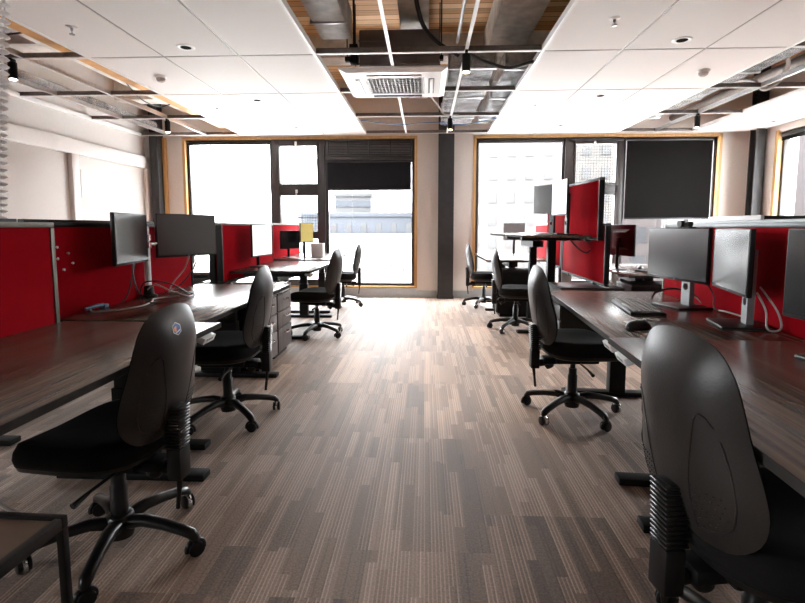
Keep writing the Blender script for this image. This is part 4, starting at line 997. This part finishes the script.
for loc, rz, bd, lb in (
    ((-1.235, 3.01, 0), PI+math.radians(2), -43, 'second left office chair, in front of the grey drawer pedestals'),
    ((-1.20, 5.45, 0), PI+math.radians(-8), -31, 'third left office chair, at the pale reflecting desk'),
    ((-1.25, 7.55, 0), PI+math.radians(8), -20, 'farthest left office chair, before the window with the slate building'),
    ((0.847, 1.23, 0), math.radians(9), -40, 'nearest right office chair, its large dark back in the foreground corner'),
    ((0.95, 3.18, 0), math.radians(3), 150, 'second right office chair, at the desk with the keyboard'),
    ((1.06, 5.83, 0), math.radians(-6), 160, 'third right office chair, below the raised standing desk'),
    ((0.90, 7.62, 0), math.radians(-4), 170, 'farthest right office chair, beside the grey centre column')):
    c_ = turn_base(dup(ch, loc, rz, lb), bd); c_.scale = (1, 1, 1)
# sticker on the first chair (a thing stuck on it moves with it: part of that chair)
def hexa(bm, r, x, y0, z0, sy=1.0, clip=None):
    pts = [(y0+r*math.cos(PI/6+PI/3*k)*sy, z0+r*math.sin(PI/6+PI/3*k)) for k in range(6)]
    if clip: pts = clip
    rings(bm, [[Vector((x(y, z)+0.0006, y, z)) for y, z in pts], [Vector((x(y, z)-0.0006, y, z)) for y, z in pts]])
sy0, sz0 = 0.03, 0.880
def shell_x(y, z):
    zcen = ZC; a0 = math.atan2(z-zcen, y); k = 1.0; best = 9
    for i in range(240):
        oy, oz = back_outline(i/240); da = abs((math.atan2(oz-zcen, oy)-a0+PI) % (2*PI)-PI)
        if da < best: best = da; k = math.hypot(y, z-zcen)/math.hypot(oy, oz-zcen)
    return spine(z, y)-0.066*(1-min(k, 1)**2.9)
def patch(name, pts, d, mat, parent, n=10):
    """thin sticker patch following the shell"""
    bm = nb(); cy = sum(p[0] for p in pts)/len(pts); cz = sum(p[1] for p in pts)/len(pts)
    rs = []
    for k in (1.0, 0.66, 0.33, 0.02):
        r = []
        for i in range(len(pts)):
            for q in range(4):
                f = q/4; y = pts[i][0]*(1-f)+pts[(i+1) % len(pts)][0]*f; z_ = pts[i][1]*(1-f)+pts[(i+1) % len(pts)][1]*f
                y = cy+(y-cy)*k; z_ = cz+(z_-cz)*k
                r.append(Vector((shell_x(y, z_)-d, y, z_)))
        rs.append(r)
    rings(bm, [[v+Vector((0.0005, 0, 0)) for v in rs[0]]]+rs); return build(name, bm, mat, parent)
hx = [(sy0+0.024*math.cos(PI/2+PI/3*k), sz0+0.024*math.sin(PI/2+PI/3*k)) for k in range(6)]
stk = patch('sticker', hx, 0.0012, 'sticker_white', ch); stk['label'] = 'hexagonal blue, white and orange sticker'
patch('sticker_blue_field', [(sy0+(y-sy0)*0.86, sz0+(z_-sz0)*0.86) for y, z_ in hx], 0.0018, 'sticker_blue', stk)
patch('sticker_orange_field', [(sy0+0.003, sz0+0.010), (sy0+0.016, sz0+0.006), (sy0+0.017, sz0-0.008), (sy0+0.005, sz0-0.010)], 0.0024, 'sticker_orange', stk)
patch('sticker_white_band', [(sy0-0.014, sz0-0.003), (sy0-0.014, sz0-0.007), (sy0+0.009, sz0-0.016), (sy0+0.011, sz0-0.012)], 0.0024, 'sticker_white', stk)

# ================================================================ OUTSIDE
GZ = -4.0
bm = nb(); box(bm, -120, 120, YW+0.6, 140, GZ-0.3, GZ); box(bm, XR+0.6, 120, -60, YW+0.6, GZ-0.3, GZ); box(bm, -120, XL-0.6, -60, YW+0.6, GZ-0.3, GZ); struct(build('ground', bm, 'ground_pale'))
def facade(label, loc, rotz, w, h, depth, mat, cols, rows, z0=0.0, wr=(0.45, 0.6), pane='pane_far', name='building'):
    t = thing(name, label, 'building', (loc[0], loc[1], GZ), rotz)
    bm = nb(); box(bm, -w/2, w/2, 0, depth, 0, h, 0.02); box(bm, -w/2-0.15, w/2+0.15, -0.15, depth, h, h+0.35, 0.02); build('wall', bm, mat, t)
    cw = w/cols; rh = (h-z0)/rows
    for r in range(rows):
        for c in range(cols):
            x = -w/2+(c+0.5)*cw; z_ = z0+(r+0.5)*rh
            bm = nb(); box(bm, x-cw*wr[0]/2, x+cw*wr[0]/2, -0.05, 0.02, z_-rh*wr[1]/2, z_+rh*wr[1]/2)
            box(bm, x-cw*wr[0]/2-0.05, x+cw*wr[0]/2+0.05, -0.09, 0.0, z_-rh*wr[1]/2-0.08, z_-rh*wr[1]/2)
            build('window', bm, pane, t)
    return t
facade('slate grey building seen below the half lowered blind', (-5.5, 40), 0, 9.6, 6.0, 8, 'facade_slate', 8, 3, 0.3, (0.34, 0.5), 'facade_pale')
facade('low white building in front of the slate grey one', (-6.2, 36.5), 0, 16, 4.30, 3, 'facade_white', 17, 3, 0.2, (0.3, 0.35), 'pane_far', 'low_building')
facade('upper block with dark bands set back above the slate building', (-7.2, 50), 0, 3.6, 8.2, 6, 'facade_pale', 3, 6, 0.3, (0.98, 0.4), 'facade_slate', 'tower_block')
facade('pale building seen through the clear window right of the column', (7.5, 34), math.radians(-8), 9.5, 11.0, 10, 'facade_warm', 8, 7, 0.4, (0.4, 0.4), 'facade_pale')
facade('reddish brick building beyond the side window', (27, 44), math.radians(-35), 26, 14, 10, 'facade_brick', 8, 5, 0.4, (0.4, 0.5), 'pane_far')
bm = nb()
rs = []
for i in range(9):
    u = i/8; y = 8+u*26
    rs.append([Vector((11+10*u+k*2.2, y-k*1.2, GZ+8.4*math.sin(min(1, k/5)*PI/2)+0.25*math.sin(3*u+k))) for k in range(8)]+[Vector((11+10*u+18, y-9, GZ-0.1)), Vector((11+10*u, y, GZ-0.1))])
rings(bm, rs); struct(build('hill', bm, 'grass'))

# ================================================================ LIGHT
w = bpy.data.worlds.new('World'); SC.world = w; w.use_nodes = True
bg = w.node_tree.nodes['Background']; bg.inputs[0].default_value = (0.935, 0.97, 1.0, 1); bg.inputs[1].default_value = 7.0
def portal(x, y, z, sx, sz, rot):
    l = bpy.data.lights.new('window_portal', 'AREA'); l.shape = 'RECTANGLE'; l.size = sx; l.size_y = sz; l.cycles.is_portal = True
    o = bpy.data.objects.new('window_portal', l); COL.objects.link(o); o.location = (x, y, z); o.rotation_euler = rot
portal((W1A+W1B)/2, YW+0.2, (ZS+ZT)/2, W1B-W1A, ZT-ZS, (-PI/2, 0, 0))
portal((W2A+W2B)/2, YW+0.2, (ZS+ZT)/2, W2B-W2A, ZT-ZS, (-PI/2, 0, 0))
portal(XR+0.2, (RY0+RY1)/2, (RZ0+RZ1)/2, RY1-RY0, RZ1-RZ0, (PI/2, 0, PI/2))

portal(XL-0.2, (LY0+LY1)/2, (LZ0+LZ1)/2, LY1-LY0, LZ1-LZ0, (PI/2, 0, -PI/2))

# ================================================================ CAMERA
f = 500.0
cam = bpy.data.cameras.new('camera'); cam.sensor_fit = 'HORIZONTAL'; cam.sensor_width = 36.0; cam.lens = f/805*36.0
cam.shift_x = 0.0; cam.shift_y = -25.5/805; cam.clip_start = 0.02; cam.clip_end = 500
co = bpy.data.objects.new('camera', cam); COL.objects.link(co)
co.location = (0, 0, 1.2); co.rotation_euler = (PI/2-math.radians(5.6), 0, math.radians(2.58))
SC.camera = co
SC.view_settings.view_transform = 'Standard'; SC.view_settings.look = 'None'; SC.view_settings.gamma = 1.0
SC.view_settings.use_curve_mapping = False; SC.view_settings.exposure = 2.25
SC.cycles.max_bounces = 10; SC.cycles.diffuse_bounces = 6; SC.cycles.transparent_max_bounces = 16
SC.cycles.sample_clamp_indirect = 12.0
